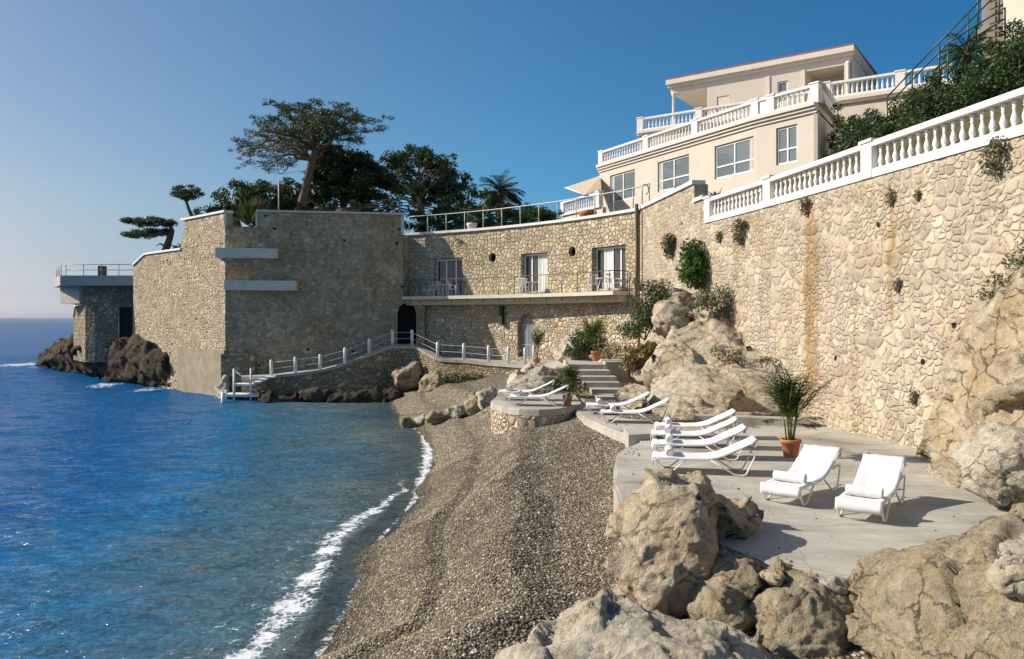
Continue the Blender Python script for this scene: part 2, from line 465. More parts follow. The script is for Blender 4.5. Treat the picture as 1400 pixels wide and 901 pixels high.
def concretemat():
    t = NT('weathered_concrete')
    w = t.coord('World')
    a = t.noise(w, 0.45, 6, 0.62, 0.8)
    st = t.n('ShaderNodeMapping'); st.inputs['Scale'].default_value = (0.5, 2.2, 1); st.inputs['Rotation'].default_value = (0, 0, 0.2)
    t.l(w, st.inputs[0])
    b = t.noise(st.outputs[0], 1.6, 7, 0.65)
    c = t.noise(w, 38, 4, 0.7)
    base = t.ramp(a.outputs[0], [(0.30, (0.26, 0.235, 0.195)), (0.46, (0.39, 0.365, 0.315)), (0.66, (0.50, 0.47, 0.41))])
    base = t.vmath('MULTIPLY', base, t.mr(b.outputs[0], 0.3, 0.7, 0.84, 1.12))
    base = t.vmath('MULTIPLY', base, t.mr(c.outputs[0], 0.3, 0.7, 0.88, 1.1))
    dw = t.vmath('ADD', w, t.vmath('MULTIPLY', a.outputs['Color'], (1.2, 1.2, 0)))
    cr = t.vor(dw, 0.42, 'DISTANCE_TO_EDGE', 1.0)
    m = t.mr(cr.outputs['Distance'], 0.0, 0.006, 0.5, 0)
    base = t.mix(m, base, (0.12, 0.10, 0.08))
    h = t.math('ADD', t.math('MULTIPLY', b.outputs[0], 1.2), t.math('MULTIPLY', c.outputs[0], 0.3))
    return t.done(t.bsdf(base, 0.85, t.bump(h, 0.7, 0.02), 0.2))


M['concrete'] = concretemat()


# ------------------------------------------------------------------ mesh builder and tagging
ORG = {}


def tag(o, label=None, cat=None, group=None, kind=None):
    if label: o['label'] = label
    if cat: o['category'] = cat
    if group: o['group'] = group
    if kind: o['kind'] = kind
    return o


def thing(name, label, cat, loc=(0, 0, 0), group=None):
    o = bpy.data.objects.new(name, None)
    o.empty_display_size = 0.2
    COL.objects.link(o)
    o.location = loc
    ORG[o] = Vector(loc)
    return tag(o, label, cat, group)


def link_mesh(name, me, mat, parent=None, local=False):
    o = bpy.data.objects.new(name, me)
    if mat is not None and len(me.materials) == 0:
        me.materials.append(mat)
    COL.objects.link(o)
    org = Vector((0, 0, 0))
    if parent is not None:
        org = ORG.get(parent, org)
        o.parent = parent
        if not local and org.length > 0:
            me.transform(Matrix.Translation(-org))
    ORG[o] = org
    return o


class MB:
    def __init__(self):
        self.v, self.f, self.uv = [], [], []

    def face(self, pts, uvs=None):
        b = len(self.v)
        self.v += [tuple(p) for p in pts]
        self.f.append(tuple(range(b, b + len(pts))))
        if uvs is None:
            a, c, d = Vector(pts[0]), Vector(pts[1]), Vector(pts[-1])
            n = (c - a).cross(d - a)
            if n.length > 1e-12: n.normalize()
            if abs(n.z) > 0.75 or n.length < 0.5:
                uvs = [(p[0], p[1]) for p in pts]
            else:
                tx = Vector((-n.y, n.x, 0)).normalized()
                uvs = [(Vector(p).dot(tx), p[2]) for p in pts]
        self.uv.append(uvs)
        return self

    def obox(self, c, sx, sy, sz, ux=(1, 0), tilt=None):
        """box centred on c, sx along the horizontal direction ux, sy across, sz up"""
        u = Vector((ux[0], ux[1], 0)).normalized()
        w = Vector((-u.y, u.x, 0))
        z = Vector((0, 0, 1))
        if tilt is not None:
            u = (u + z * tilt).normalized()
        c = Vector(c)
        q = {}
        for i in (-1, 1):
            for j in (-1, 1):
                for k in (-1, 1):
                    q[i, j, k] = c + u * (i * sx / 2) + w * (j * sy / 2) + z * (k * sz / 2)
        for a in ([(-1, -1, -1), (-1, 1, -1), (1, 1, -1), (1, -1, -1)], [(-1, -1, 1), (1, -1, 1), (1, 1, 1), (-1, 1, 1)],
                  [(-1, -1, -1), (1, -1, -1), (1, -1, 1), (-1, -1, 1)], [(1, 1, -1), (-1, 1, -1), (-1, 1, 1), (1, 1, 1)],
                  [(1, -1, -1), (1, 1, -1), (1, 1, 1), (1, -1, 1)], [(-1, 1, -1), (-1, -1, -1), (-1, -1, 1), (-1, 1, 1)]):
            self.face([q[t] for t in a])
        return self

    def bar(self, a, b, w, h):
        """straight bar of rectangular section between two points"""
        a, b = Vector(a), Vector(b)
        d = (b - a).normalized()
        s = d.cross(Vector((0, 0, 1)))
        if s.length < 1e-4: s = Vector((1, 0, 0))
        s.normalize()
        up = s.cross(d)
        q = []
        for p in (a, b):
            q.append([p + s * (i * w / 2) + up * (j * h / 2) for i, j in ((-1, -1), (1, -1), (1, 1), (-1, 1))])
        for k in range(4):
            m = (k + 1) % 4
            self.face([q[0][k], q[1][k], q[1][m], q[0][m]])
        self.face(q[0]); self.face(q[1][::-1])
        return self

    def prism(self, poly, z0, z1, top=True, bottom=True):
        """poly: ccw (x, y) list; z0, z1 may be numbers or per-vertex lists"""
        n = len(poly)
        a = z0 if isinstance(z0, (list, tuple)) else [z0] * n
        b = z1 if isinstance(z1, (list, tuple)) else [z1] * n
        lo = [(p[0], p[1], a[i]) for i, p in enumerate(poly)]
        hi = [(p[0], p[1], b[i]) for i, p in enumerate(poly)]
        for i in range(n):
            j = (i + 1) % n
            self.face([lo[i], lo[j], hi[j], hi[i]])
        if top: self.face(hi)
        if bottom: self.face(lo[::-1])
        return self

    def tube(self, pts, rad, n=6, cap=True):
        pts = [Vector(p) for p in pts]
        if not isinstance(rad, (list, tuple)): rad = [rad] * len(pts)
        rings = []
        ref = None
        b0 = len(self.v)
        for i, p in enumerate(pts):
            d = (pts[min(i + 1, len(pts) - 1)] - pts[max(i - 1, 0)])
            if d.length < 1e-9: d = Vector((0, 0, 1))
            d.normalize()
            if ref is None:
                ref = d.cross(Vector((0.31, 0.2, 0.93)))
                if ref.length < 1e-3: ref = d.cross(Vector((1, 0, 0)))
            x = (ref - d * ref.dot(d)).normalized()
            ref = x
            y = d.cross(x)
            for k in range(n):
                a = 2 * PI * k / n
                self.v.append(tuple(p + (x * math.cos(a) + y * math.sin(a)) * rad[i]))
        for i in range(len(pts) - 1):
            for k in range(n):
                m = (k + 1) % n
                self.f.append((b0 + i * n + k, b0 + i * n + m, b0 + (i + 1) * n + m, b0 + (i + 1) * n + k))
                self.uv.append([(k / n, i), ((k + 1) / n, i), ((k + 1) / n, i + 1), (k / n, i + 1)])
        if cap:
            self.f.append(tuple(b0 + k for k in range(n))[::-1]); self.uv.append([(0, 0)] * n)
            e = b0 + (len(pts) - 1) * n
            self.f.append(tuple(e + k for k in range(n))); self.uv.append([(0, 0)] * n)
        return self

    def lathe(self, prof, c=(0, 0, 0), n=12):
        """prof: list of (r, z)"""
        b0 = len(self.v)
        for r, z in prof:
            for k in range(n):
                a = 2 * PI * k / n
                self.v.append((c[0] + r * math.cos(a), c[1] + r * math.sin(a), c[2] + z))
        for i in range(len(prof) - 1):
            for k in range(n):
                m = (k + 1) % n
                self.f.append((b0 + i * n + k, b0 + i * n + m, b0 + (i + 1) * n + m, b0 + (i + 1) * n + k))
                self.uv.append([(k / n, prof[i][1]), ((k + 1) / n, prof[i][1]), ((k + 1) / n, prof[i + 1][1]), (k / n, prof[i + 1][1])])
        self.f.append(tuple(b0 + k for k in range(n))[::-1]); self.uv.append([(0, 0)] * n)
        e = b0 + (len(prof) - 1) * n
        self.f.append(tuple(e + k for k in range(n))); self.uv.append([(0, 0)] * n)
        return self

    def mesh(self, name, smooth=False, weld=False):
        me = bpy.data.meshes.new(name)
        me.from_pydata(self.v, [], self.f)
        ul = me.uv_layers.new(name='UVMap')
        flat = [c for u in self.uv for p in u for c in p]
        ul.data.foreach_set('uv', flat)
        if smooth:
            me.polygons.foreach_set('use_smooth', [True] * len(me.polygons))
        if weld:
            bm = bmesh.new(); bm.from_mesh(me)
            bmesh.ops.remove_doubles(bm, verts=bm.verts, dist=1e-4)
            bm.to_mesh(me); bm.free()
        me.update()
        return me

    def build(self, name, mat, parent=None, smooth=False, local=False, weld=False):
        return link_mesh(name, self.mesh(name, smooth, weld), mat, parent, local)


def np_mesh(name, V, Fc, smooth=False):
    """V (n,3); Fc (m,k) with constant k"""
    me = bpy.data.meshes.new(name)
    V = np.asarray(V, np.float32); Fc = np.asarray(Fc, np.int32)
    m, k = Fc.shape
    me.vertices.add(len(V)); me.vertices.foreach_set('co', V.ravel())
    me.loops.add(m * k); me.loops.foreach_set('vertex_index', Fc.ravel())
    me.polygons.add(m)
    me.polygons.foreach_set('loop_start', np.arange(0, m * k, k, dtype=np.int32))
    me.polygons.foreach_set('loop_total', np.full(m, k, np.int32))
    if smooth:
        me.polygons.foreach_set('use_smooth', np.ones(m, bool))
    me.update(calc_edges=True)
    me.validate()
    return me


def grid_mesh(name, X, Y, Z, smooth=True):
    """X, Y, Z arrays (ny, nx)"""
    ny, nx = X.shape
    V = np.stack([X, Y, Z], -1).reshape(-1, 3)
    i = np.arange(ny * nx).reshape(ny, nx)
    Fc = np.stack([i[:-1, :-1], i[:-1, 1:], i[1:, 1:], i[1:, :-1]], -1).reshape(-1, 4)
    return np_mesh(name, V, Fc, smooth)


def dup(root, loc, rz, label=None):
    r = root.copy(); COL.objects.link(r)
    r.location = loc; r.rotation_euler = (0, 0, rz)
    if label: r['label'] = label
    for ch in list(root.children):
        c = ch.copy(); COL.objects.link(c); c.parent = r
        for g in list(ch.children):
            d = g.copy(); COL.objects.link(d); d.parent = c
    return r


# ------------------------------------------------------------------ foliage
def leaves_np(cent, size, jitter=0.4, aspect=0.45, up=0.0, rng=RNG, dirs=None, droop=0.0):
    """one bent leaf (two triangles sharing the midrib) per centre"""
    n = len(cent)
    d = rng.normal(size=(n, 3))
    if dirs is not None: d = d * 0.55 + dirs
    d[:, 2] += up
    d /= np.linalg.norm(d, axis=1, keepdims=True) + 1e-9
    r = rng.normal(size=(n, 3))
    s = np.cross(d, r); s /= np.linalg.norm(s, axis=1, keepdims=True) + 1e-9
    nn = np.cross(d, s)
    L = size * (1 + jitter * rng.uniform(-1, 1, n))[:, None]
    W = L * aspect
    a = cent - d * L * 0.5
    b = cent + d * L * 0.5
    c1 = cent + s * W * 0.5 + nn * W * 0.18
    c2 = cent - s * W * 0.5 + nn * W * 0.18
    V = np.stack([a, c1, b, c2], 1).reshape(-1, 3)
    i = np.arange(n)[:, None] * 4
    Fc = np.concatenate([i, i + 1, i + 2, i + 3], 1)
    return V, Fc


def clump_points(c, rad, n, rng=RNG, hollow=0.55):
    d = rng.normal(size=(n, 3)); d /= np.linalg.norm(d, axis=1, keepdims=True)
    r = hollow + (1 - hollow) * rng.uniform(0, 1, (n, 1)) ** 0.7
    return np.asarray(c) + d * r * np.asarray(rad)


def foliage(name, pts, size, mat, parent=None, aspect=0.45, up=0.0, dirs=None):
    V, Fc = leaves_np(np.asarray(pts, float), size, 0.4, aspect, up, RNG, dirs)
    return link_mesh(name, np_mesh(name, V, Fc), mat, parent)


def crown(clumps, dens, hollow=0.35, holes=0.9, seed=0):
    """leaf points through a set of ellipsoid clumps (centre, radii), with gaps carved by noise"""
    out = []
    for c, rad in clumps:
        vol = rad[0] * rad[1] * rad[2]
        n = max(20, int(dens * vol ** 0.80))
        p = clump_points(c, rad, n, RNG, hollow)
        out.append(p)
    p = np.concatenate(out)
    k = vnoise(p * 1.15, seed) + 0.6 * vnoise(p * 2.7, seed + 5)
    return p[k > -holes + 0.45]


# ------------------------------------------------------------------ rocks
def rock(name, label, cat, hulls, voxel, mat, seed, block=0.10, bscale=1.3, rough=0.06, fine=0.025, strat=(1, 1, 1.5), group=None, kind=None, dip=24, ck=0.6):
    """weathered boulder: convex lumps fused, then broken into blocks, cracks and fine relief"""
    bm = bmesh.new()
    for pts in hulls:
        b2 = bmesh.new()
        for p in pts: b2.verts.new(p)
        bmesh.ops.convex_hull(b2, input=b2.verts)
        loose = [v for v in b2.verts if not v.link_faces]
        bmesh.ops.delete(b2, geom=loose, context='VERTS')
        t = bpy.data.meshes.new('t'); b2.to_mesh(t); b2.free()
        bm.from_mesh(t); bpy.data.meshes.remove(t)
    bmesh.ops.recalc_face_normals(bm, faces=bm.faces)
    me = bpy.data.meshes.new('tmp'); bm.to_mesh(me); bm.free()
    o = bpy.data.objects.new('tmp', me); COL.objects.link(o)
    md = o.modifiers.new('r', 'REMESH'); md.mode = 'VOXEL'; md.voxel_size = voxel
    sm = o.modifiers.new('s', 'SMOOTH'); sm.factor = 0.5; sm.iterations = 1
    dg = bpy.context.evaluated_depsgraph_get()
    nm = bpy.data.meshes.new_from_object(o.evaluated_get(dg), depsgraph=dg)
    bpy.data.objects.remove(o); bpy.data.meshes.remove(me)
    n = len(nm.vertices)
    V = np.zeros(n * 3, np.float32); nm.vertices.foreach_get('co', V); V = V.reshape(-1, 3).astype(float)
    N = np.zeros(n * 3, np.float32); nm.vertex_normals.foreach_get('vector', N); N = N.reshape(-1, 3).astype(float)
    ca, sa = math.cos(R(dip)), math.sin(R(dip))
    VR = np.stack([V[:, 0] * ca + V[:, 2] * sa, V[:, 1], -V[:, 0] * sa + V[:, 2] * ca], 1)
    q = VR * np.asarray(strat)
    wq = q + 0.16 * np.stack([vnoise(q * 1.1, seed), vnoise(q * 1.1, seed + 40), vnoise(q * 1.1, seed + 80)], 1)
    V = V + N * block * 0.45
    for lv, (k, st_, tlt) in enumerate(((1.0, 0.92, 0.30), (2.1, 0.55, 0.12), (4.6, 0.35, 0.08))):
        f1, f2, cid, vec = worley(wq * bscale * k + lv * 7.3, seed + lv * 21)
        u, inv = np.unique(cid, return_inverse=True)
        cnt = np.bincount(inv)[:, None]
        mp = np.stack([np.bincount(inv, V[:, c]) for c in range(3)], 1) / cnt
        mn = np.stack([np.bincount(inv, N[:, c]) for c in range(3)], 1) / cnt
        ln = np.linalg.norm(mn, axis=1, keepdims=True)
        rt = np.stack([np.sin(u * 911.7), np.cos(u * 573.3), np.sin(u * 331.1 + 1)], 1)
        mn = mn / (ln + 1e-6) + tlt * rt
        mn /= np.linalg.norm(mn, axis=1, keepdims=True)
        n_ = mn[inv]
        den = np.clip((N * n_).sum(1), 0.4, 1)
        lim = block * (3.0, 1.0, 0.4)[lv]
        dd = np.clip(-((V - mp[inv]) * n_).sum(1) / den * st_, -lim, lim) * np.clip((ln[inv, 0] - 0.45) * 4, 0, 1)
        w = 0.05 * (1 + lv)
        crack = np.clip((f2 - f1) / w, 0, 1)
        on = np.clip((vnoise(q * 0.9 * k, seed + 3 + lv) + 0.1) * 4, 0, 1)
        dd = dd - block * (0.7, 0.25, 0.0)[lv] * ck * (1 - crack) ** 1.5 * on
        V = V + N * dd[:, None]
    d = 0
    rid = 1 - np.abs(fbm(q * 2.2, 4, seed + 5, 0.55))
    d = d + rough * (rid - 0.6) * 0.32 + fine * 0.6 * fbm(q * 7.0, 3, seed + 6, 0.6)
    V = V + N * d[:, None]
    nm.vertices.foreach_set('co', V.astype(np.float32).ravel())
    nm.polygons.foreach_set('use_smooth', [True] * len(nm.polygons))
    nm.materials.clear(); nm.name = name
    nm.update()
    o = link_mesh(name, nm, mat)
    return tag(o, label, cat, group, kind)


def pts_px(l):
    return [P(*p) for p in l]


# ------------------------------------------------------------------ walls with openings
def poly_path(pts):
    """piecewise linear path; returns function s -> (x, y, nx, ny) and total length. normal is to the right-hand side of travel"""
    pts = [Vector((p[0], p[1])) for p in pts]
    L = [0.0]
    for a, b in zip(pts, pts[1:]): L.append(L[-1] + (b - a).length)
    ns = []
    for i in range(len(pts)):
        d = (pts[min(i + 1, len(pts) - 1)] - pts[max(i - 1, 0)]).normalized()
        ns.append(Vector((d.y, -d.x)))

    def pf(s):
        for i in range(len(pts) - 1):
            if s <= L[i + 1] or i == len(pts) - 2:
                t = (s - L[i]) / (L[i + 1] - L[i])
                p = pts[i].lerp(pts[i + 1], t)
                n = ns[i].lerp(ns[i + 1], min(max(t, 0), 1)).normalized()
                return p.x, p.y, n.x, n.y
    return pf, L[-1]


def arc_path(a, b, sag, n=40):
    """arc from a to b bulging to the left of travel by sag"""
    a, b = Vector(a), Vector(b)
    d = (b - a); c = d.length; u = d / c; w = Vector((-u.y, u.x))
    Rr = (c * c / 4 + sag * sag) / (2 * sag)
    cen = (a + b) / 2 + w * (sag - Rr)
    a0 = math.atan2(a.y - cen.y, a.x - cen.x); a1 = math.atan2(b.y - cen.y, b.x - cen.x)
    if a1 - a0 > PI: a1 -= 2 * PI
    if a0 - a1 > PI: a1 += 2 * PI
    return [(cen.x + Rr * math.cos(a0 + (a1 - a0) * k / n), cen.y + Rr * math.sin(a0 + (a1 - a0) * k / n)) for k in range(n + 1)]


def s_at_px(pf, L, px):
    best, bs = 1e9, 0
    for k in range(2001):
        s = L * k / 2000
        x, y, _, _ = pf(s)
        e = abs(700 + F * x / y - px)
        if e < best: best, bs = e, s
    return bs


def wall(pf, s0, s1, zb, zt, step=1.0, holes=(), thick=0.4, back=True):
    """MB of a wall face along pf, with openings (reveals included), top cap, ends and back"""
    zbf = zb if callable(zb) else (lambda s: zb)
    ztf = zt if callable(zt) else (lambda s: zt)
    br = set(np.linspace(s0, s1, max(2, int((s1 - s0) / step) + 1)).round(5))
    for h in holes:
        br |= set(np.linspace(h['s0'], h['s1'], h.get('n', 1) + 1).round(5))
    br = sorted(br)
    br = [b for i, b in enumerate(br) if i == 0 or b - br[i - 1] > 2e-4]
    mb = MB()

    def pt(s, z, off=0.0):
        x, y, nx, ny = pf(s)
        return (x + nx * off, y + ny * off, z)
    E = 1e-5
    for a, b in zip(br, br[1:]):
        m = (a + b) / 2
        h = next((q for q in holes if q['s0'] < m < q['s1']), None)
        za, zbb, ta, tb = zbf(a + E), zbf(b - E), ztf(a + E), ztf(b - E)

        def q4(z1, z2, z3, z4, off=0):
            mb.face([pt(a, z1, off), pt(b, z2, off), pt(b, z3, off), pt(a, z4, off)], [(a, z1), (b, z2), (b, z3), (a, z4)])
        if h is None:
            q4(za, zbb, tb, ta)
        else:
            hb0, hb1, ht0, ht1 = h['bot'](a), h['bot'](b), h['top'](a), h['top'](b)
            if hb0 > za + 1e-3 or hb1 > zbb + 1e-3: q4(za, zbb, hb1, hb0)
            q4(ht0, ht1, tb, ta)
            dp = -h['depth']
            mb.face([pt(a, hb0), pt(b, hb1), pt(b, hb1, dp), pt(a, hb0, dp)])
            mb.face([pt(a, ht0, dp), pt(b, ht1, dp), pt(b, ht1), pt(a, ht0)])
            if abs(a - h['s0']) < 3e-4 and ht0 - hb0 > 0.01:
                mb.face([pt(a, hb0), pt(a, hb0, dp), pt(a, ht0, dp), pt(a, ht0)])
            if abs(b - h['s1']) < 3e-4 and ht1 - hb1 > 0.01:
                mb.face([pt(b, hb1, dp), pt(b, hb1), pt(b, ht1), pt(b, ht1, dp)])
        if back:
            mb.face([pt(a, ta), pt(b, tb), pt(b, tb, -thick), pt(a, ta, -thick)])
            if h is None:
                mb.face([pt(b, zbb, -thick), pt(a, za, -thick), pt(a, ta, -thick), pt(b, tb, -thick)])
    for s, sg in ((s0, 1), (s1, -1)):
        f = [pt(s, zbf(s + sg * E)), pt(s, ztf(s + sg * E)), pt(s, ztf(s + sg * E), -thick), pt(s, zbf(s + sg * E), -thick)]
        mb.face(f if sg > 0 else f[::-1])
    return mb


def band(pf, s0, s1, z0, z1, out, inn, step=0.7):
    """coping / cornice / slab strip following a path from +out to -inn of its face"""
    z0f = z0 if callable(z0) else (lambda s: z0)
    z1f = z1 if callable(z1) else (lambda s: z1)
    br = np.linspace(s0, s1, max(2, int((s1 - s0) / step) + 1))
    mb = MB()

    def pt(s, z, off):
        x, y, nx, ny = pf(s)
        return (x + nx * off, y + ny * off, z)
    for a, b in zip(br, br[1:]):
        mb.face([pt(a, z0f(a), out), pt(b, z0f(b), out), pt(b, z1f(b), out), pt(a, z1f(a), out)], [(a, z0f(a)), (b, z0f(b)), (b, z1f(b)), (a, z1f(a))])
        mb.face([pt(a, z1f(a), out), pt(b, z1f(b), out), pt(b, z1f(b), -inn), pt(a, z1f(a), -inn)])
        mb.face([pt(a, z0f(a), -inn), pt(b, z0f(b), -inn), pt(b, z0f(b), out), pt(a, z0f(a), out)])
        mb.face([pt(b, z0f(b), -inn), pt(a, z0f(a), -inn), pt(a, z1f(a), -inn), pt(b, z1f(b), -inn)])
    for s, sg in ((s0, 1), (s1, -1)):
        f = [pt(s, z0f(s), out), pt(s, z1f(s), out), pt(s, z1f(s), -inn), pt(s, z0f(s), -inn)]
        mb.face(f if sg > 0 else f[::-1])
    return mb


def rect_hole(s0, s1, z0, z1, depth, n=1):
    return dict(s0=s0, s1=s1, bot=lambda s: z0, top=lambda s: z1, depth=depth, n=n)


def arch_hole(s0, s1, z0, z1, depth, n=12):
    r = (s1 - s0) / 2; c = (s0 + s1) / 2
    return dict(s0=s0, s1=s1, bot=lambda s: z0, top=lambda s: z1 - r + math.sqrt(max(0, r * r - (s - c) ** 2)), depth=depth, n=n)


def round_hole(c, z, r, depth, n=14):
    f = lambda s: math.sqrt(max(0, r * r - (s - c) ** 2))
    return dict(s0=c - r, s1=c + r, bot=lambda s: z - f(s), top=lambda s: z + f(s), depth=depth, n=n)


def win(parent, pf, s0, s1, z0, z1, off, vert=(0.5,), horiz=(), fr=0.07, mat='white', glass='glass', name='window', curtain=None):
    """window frame with bars (a part) and its pane (a sub-part) set off behind the wall face"""
    xa, ya, nxa, nya = pf(s0); xb, yb, nxb, nyb = pf(s1)
    n = Vector((nxa + nxb, nya + nyb, 0)).normalized()
    a = Vector((xa, ya, 0)) - n * off; b = Vector((xb, yb, 0)) - n * off
    u = (b - a); w = u.length; u.normalize()
    mb = MB()
    e = 0.012
    for t in [0] + list(vert) + [1]:
        x = min(max(t * w, fr / 2 + e), w - fr / 2 - e)
        mb.obox(a + u * x + Vector((0, 0, (z0 + z1) / 2)), fr, 0.07, z1 - z0 - 2 * e, u)
    for t in [0] + list(horiz) + [1]:
        z = min(max(z0 + t * (z1 - z0), z0 + fr / 2 + e), z1 - fr / 2 - e)
        mb.obox((a + b) / 2 + Vector((0, 0, z)), w - 2 * e - 0.01, 0.062, fr, u)
    fo = mb.build(name, M[mat], parent)
    g = MB()
    ga, gb = a - n * 0.012, b - n * 0.012
    g.face([ga + Vector((0, 0, z0)), gb + Vector((0, 0, z0)), gb + Vector((0, 0, z1)), ga + Vector((0, 0, z1))])
    g.build('pane', M[glass], fo)
    if curtain:
        for t0, t1 in curtain:
            c = MB()
            ca, cb = a + u * (w * t0) + n * 0.002, a + u * (w * t1) + n * 0.002
            k = 10
            pr = [ca.lerp(cb, i / k) + n * (0.018 * (i % 2)) for i in range(k + 1)]
            for p, q in zip(pr, pr[1:]):
                c.face([p + Vector((0, 0, z0 + 0.06)), q + Vector((0, 0, z0 + 0.06)), q + Vector((0, 0, z1 - 0.1)), p + Vector((0, 0, z1 - 0.1))])
            c.build('curtain', M['curtain'], fo)
    return fo


def baluster_mesh(h):
    mb = MB()
    k = h / 0.55
    pr = [(0.062, 0), (0.062, 0.05), (0.045, 0.07), (0.066, 0.13), (0.075, 0.18), (0.062, 0.24), (0.040, 0.31), (0.034, 0.37), (0.052, 0.395), (0.034, 0.42), (0.050, 0.47), (0.062, 0.50), (0.062, 0.55)]
    mb.lathe([(r * 1.05, z * k) for r, z in pr], (0, 0, 0), 10)
    return mb.mesh('baluster', True)


def balustrade(label, pts, zb, h, posts, spacing=0.29, base_h=0.2, rail_h=0.14, width=0.26, post_w=0.42, group='white balustrades', solid=(), name='balustrade'):
    """posts: list of arc lengths along the path where square piers stand"""
    pf, L = poly_path(pts)
    root = thing(name, label, 'balustrade', (pts[0][0], pts[0][1], zb), group)
    band(pf, 0, L, zb, zb + base_h, width * 0.55, width * 0.5, 0.6).build('plinth', M['white_balustrade'], root)
    band(pf, 0, L, zb + h - rail_h, zb + h, width * 0.6, width * 0.55, 0.6).build('handrail', M['white_balustrade'], root)
    for s in posts:
        x, y, nx, ny = pf(s)
        u = Vector((-ny, nx))
        mb = MB()
        mb.obox((x, y, zb + h / 2), post_w, width * 1.25, h - 0.01, u)
        mb.obox((x, y, zb + h + 0.035), post_w + 0.08, width * 1.25 + 0.08, 0.08, u)
        mb.build('pier', M['white_balustrade'], root)
    for (sa, sb) in solid:
        band(pf, sa, sb, zb + base_h, zb + h - rail_h, width * 0.35, width * 0.35).build('solid_panel', M['white_balustrade'], root)
    bmz = baluster_mesh(h - base_h - rail_h)
    bmz.materials.append(M['white_balustrade'])
    stops = sorted(posts)
    if not stops or stops[0] > 0.3: stops = [-post_w / 2] + stops
    if stops[-1] < L - 0.3: stops = stops + [L + post_w / 2]
    for a, b in zip(stops, stops[1:]):
        if any(sa < (a + b) / 2 < sb for sa, sb in solid): continue
        a2, b2 = a + post_w / 2, b - post_w / 2
        n = max(1, int(round((b2 - a2) / spacing)))
        for k in range(n):
            s = a2 + (k + 0.5) * (b2 - a2) / n
            x, y, _, _ = pf(s)
            o = bpy.data.objects.new('baluster', bmz)
            COL.objects.link(o); o.parent = root
            o.location = Vector((x, y, zb + base_h)) - ORG[root]
    return root


def railing(name, label, pts3, h, spacing, mat, rails=(1.0,), r=0.025, n=5, base=0.0, group=None, cat='railing', post_r=None, start_loop=False):
    """post and rail fence over a 3D polyline (posts stand on it)"""
    pts3 = [Vector(p) for p in pts3]
    L = [0]
    for a, b in zip(pts3, pts3[1:]): L.append(L[-1] + (b - a).length)

    def at(s):
        for i in range(len(pts3) - 1):
            if s <= L[i + 1] + 1e-6: return pts3[i].lerp(pts3[i + 1], (s - L[i]) / (L[i + 1] - L[i]))
        return pts3[-1]
    root = thing(name, label, cat, pts3[0], group)
    k = max(1, int(round(L[-1] / spacing)))
    for i in range(k + 1):
        p = at(L[-1] * i / k)
        MB().tube([p - Vector((0, 0, base)), p + Vector((0, 0, h))], post_r or r, n).build('post', mat, root, True)
    for q in rails:
        MB().tube([p + Vector((0, 0, h * q)) for p in pts3], r, n).build('rail', mat, root, True)
    return root


# ================================================================== GROUND, SEA, BEACH
SHORE_PX = [(437, 901), (455, 870), (480, 830), (497, 790), (505, 762), (525, 733), (550, 705), (572, 680), (586, 645), (590, 615), (583, 592), (562, 578), (545, 568), (536, 556), (534, 544)]
SHORE = [(-12, -6), (-8.5, 1), (-5.6, 6)] + [tuple(G(a, b, 0.0)[:2]) for a, b in SHORE_PX] + [(-8.2, 52), (-9, 60)]
SHORE = np.array(SHORE)


def shore_d(x, y):
    """signed distance to the waterline, positive on land"""
    best = np.full(x.shape, 1e9)
    for a, b in zip(SHORE[:-1], SHORE[1:]):
        d = b - a
        t = np.clip(((x - a[0]) * d[0] + (y - a[1]) * d[1]) / (d @ d), 0, 1)
        best = np.minimum(best, np.hypot(x - a[0] - t * d[0], y - a[1] - t * d[1]))
    xs = np.interp(y, SHORE[:, 1], SHORE[:, 0])
    return np.where(x > xs, best, -best)


def beach_z(x, y):
    d = shore_d(x, y)
    q = np.stack([x * 0.5, y * 0.5, np.zeros_like(x)], -1).reshape(-1, 3)
    nz = fbm(q, 3, 3).reshape(x.shape)
    dd = d + 0.25 * nz
    far = np.clip((y - 12) / 11, 0, 1)
    z = np.interp(dd, [-30, -8, -3, -1, 0, 0.3, 1.1, 1.35, 1.7, 2.6, 2.95, 3.6, 4.4, 6.5, 9, 30],
                  [-4, -1.6, -0.62, -0.22, 0.0, 0.14, 0.52, 0.62, 0.60, 1.08, 1.17, 0.98, 1.04, 1.22, 1.3, 1.4])
    inl = np.clip((dd - 2.6) / 3, 0, 1)
    z = z + inl * far * 0.33 + np.clip((dd - 2.2) / 1.6, 0, 1) * np.clip((y - 19) / 6, 0, 1) * 0.30
    q2 = np.stack([x * 2.2, y * 2.2, np.zeros_like(x)], -1).reshape(-1, 3)
    return z + 0.022 * fbm(q2, 3, 9).reshape(x.shape) * np.clip(d * 2, 0, 1), d


xs = np.arange(-16, 12.01, 0.14); ys = np.concatenate([np.arange(2, 24, 0.14), np.arange(24, 50, 0.3)])
X, Y_ = np.meshgrid(xs, ys)
Z, D = beach_z(X, Y_)
beach_me = grid_mesh('beach', X, Y_, Z)


def band_of(x, y, d):
    """fine tan gravel towards the water, coarser grey cobbles behind the crest"""
    nz = fbm(np.stack([x * 0.7, y * 0.7, np.zeros_like(x)], -1).reshape(-1, 3), 3, 19).reshape(x.shape)
    dd = d + 0.22 * nz
    return np.interp(dd, [0, 1.15, 1.4, 2.75, 3.05, 3.7, 4.4, 6], [1.0, 1.0, 0.72, 0.66, 0.0, 0.05, 0.38, 0.45])


bd = beach_me.attributes.new('band', 'FLOAT', 'POINT'); bd.data.foreach_set('value', band_of(X, Y_, D).astype(np.float32).ravel())
at = beach_me.attributes.new('wet', 'FLOAT', 'POINT'); at.data.foreach_set('value', np.clip(1 - (D + 0.05) / 0.28, 0, 1).astype(np.float32).ravel())


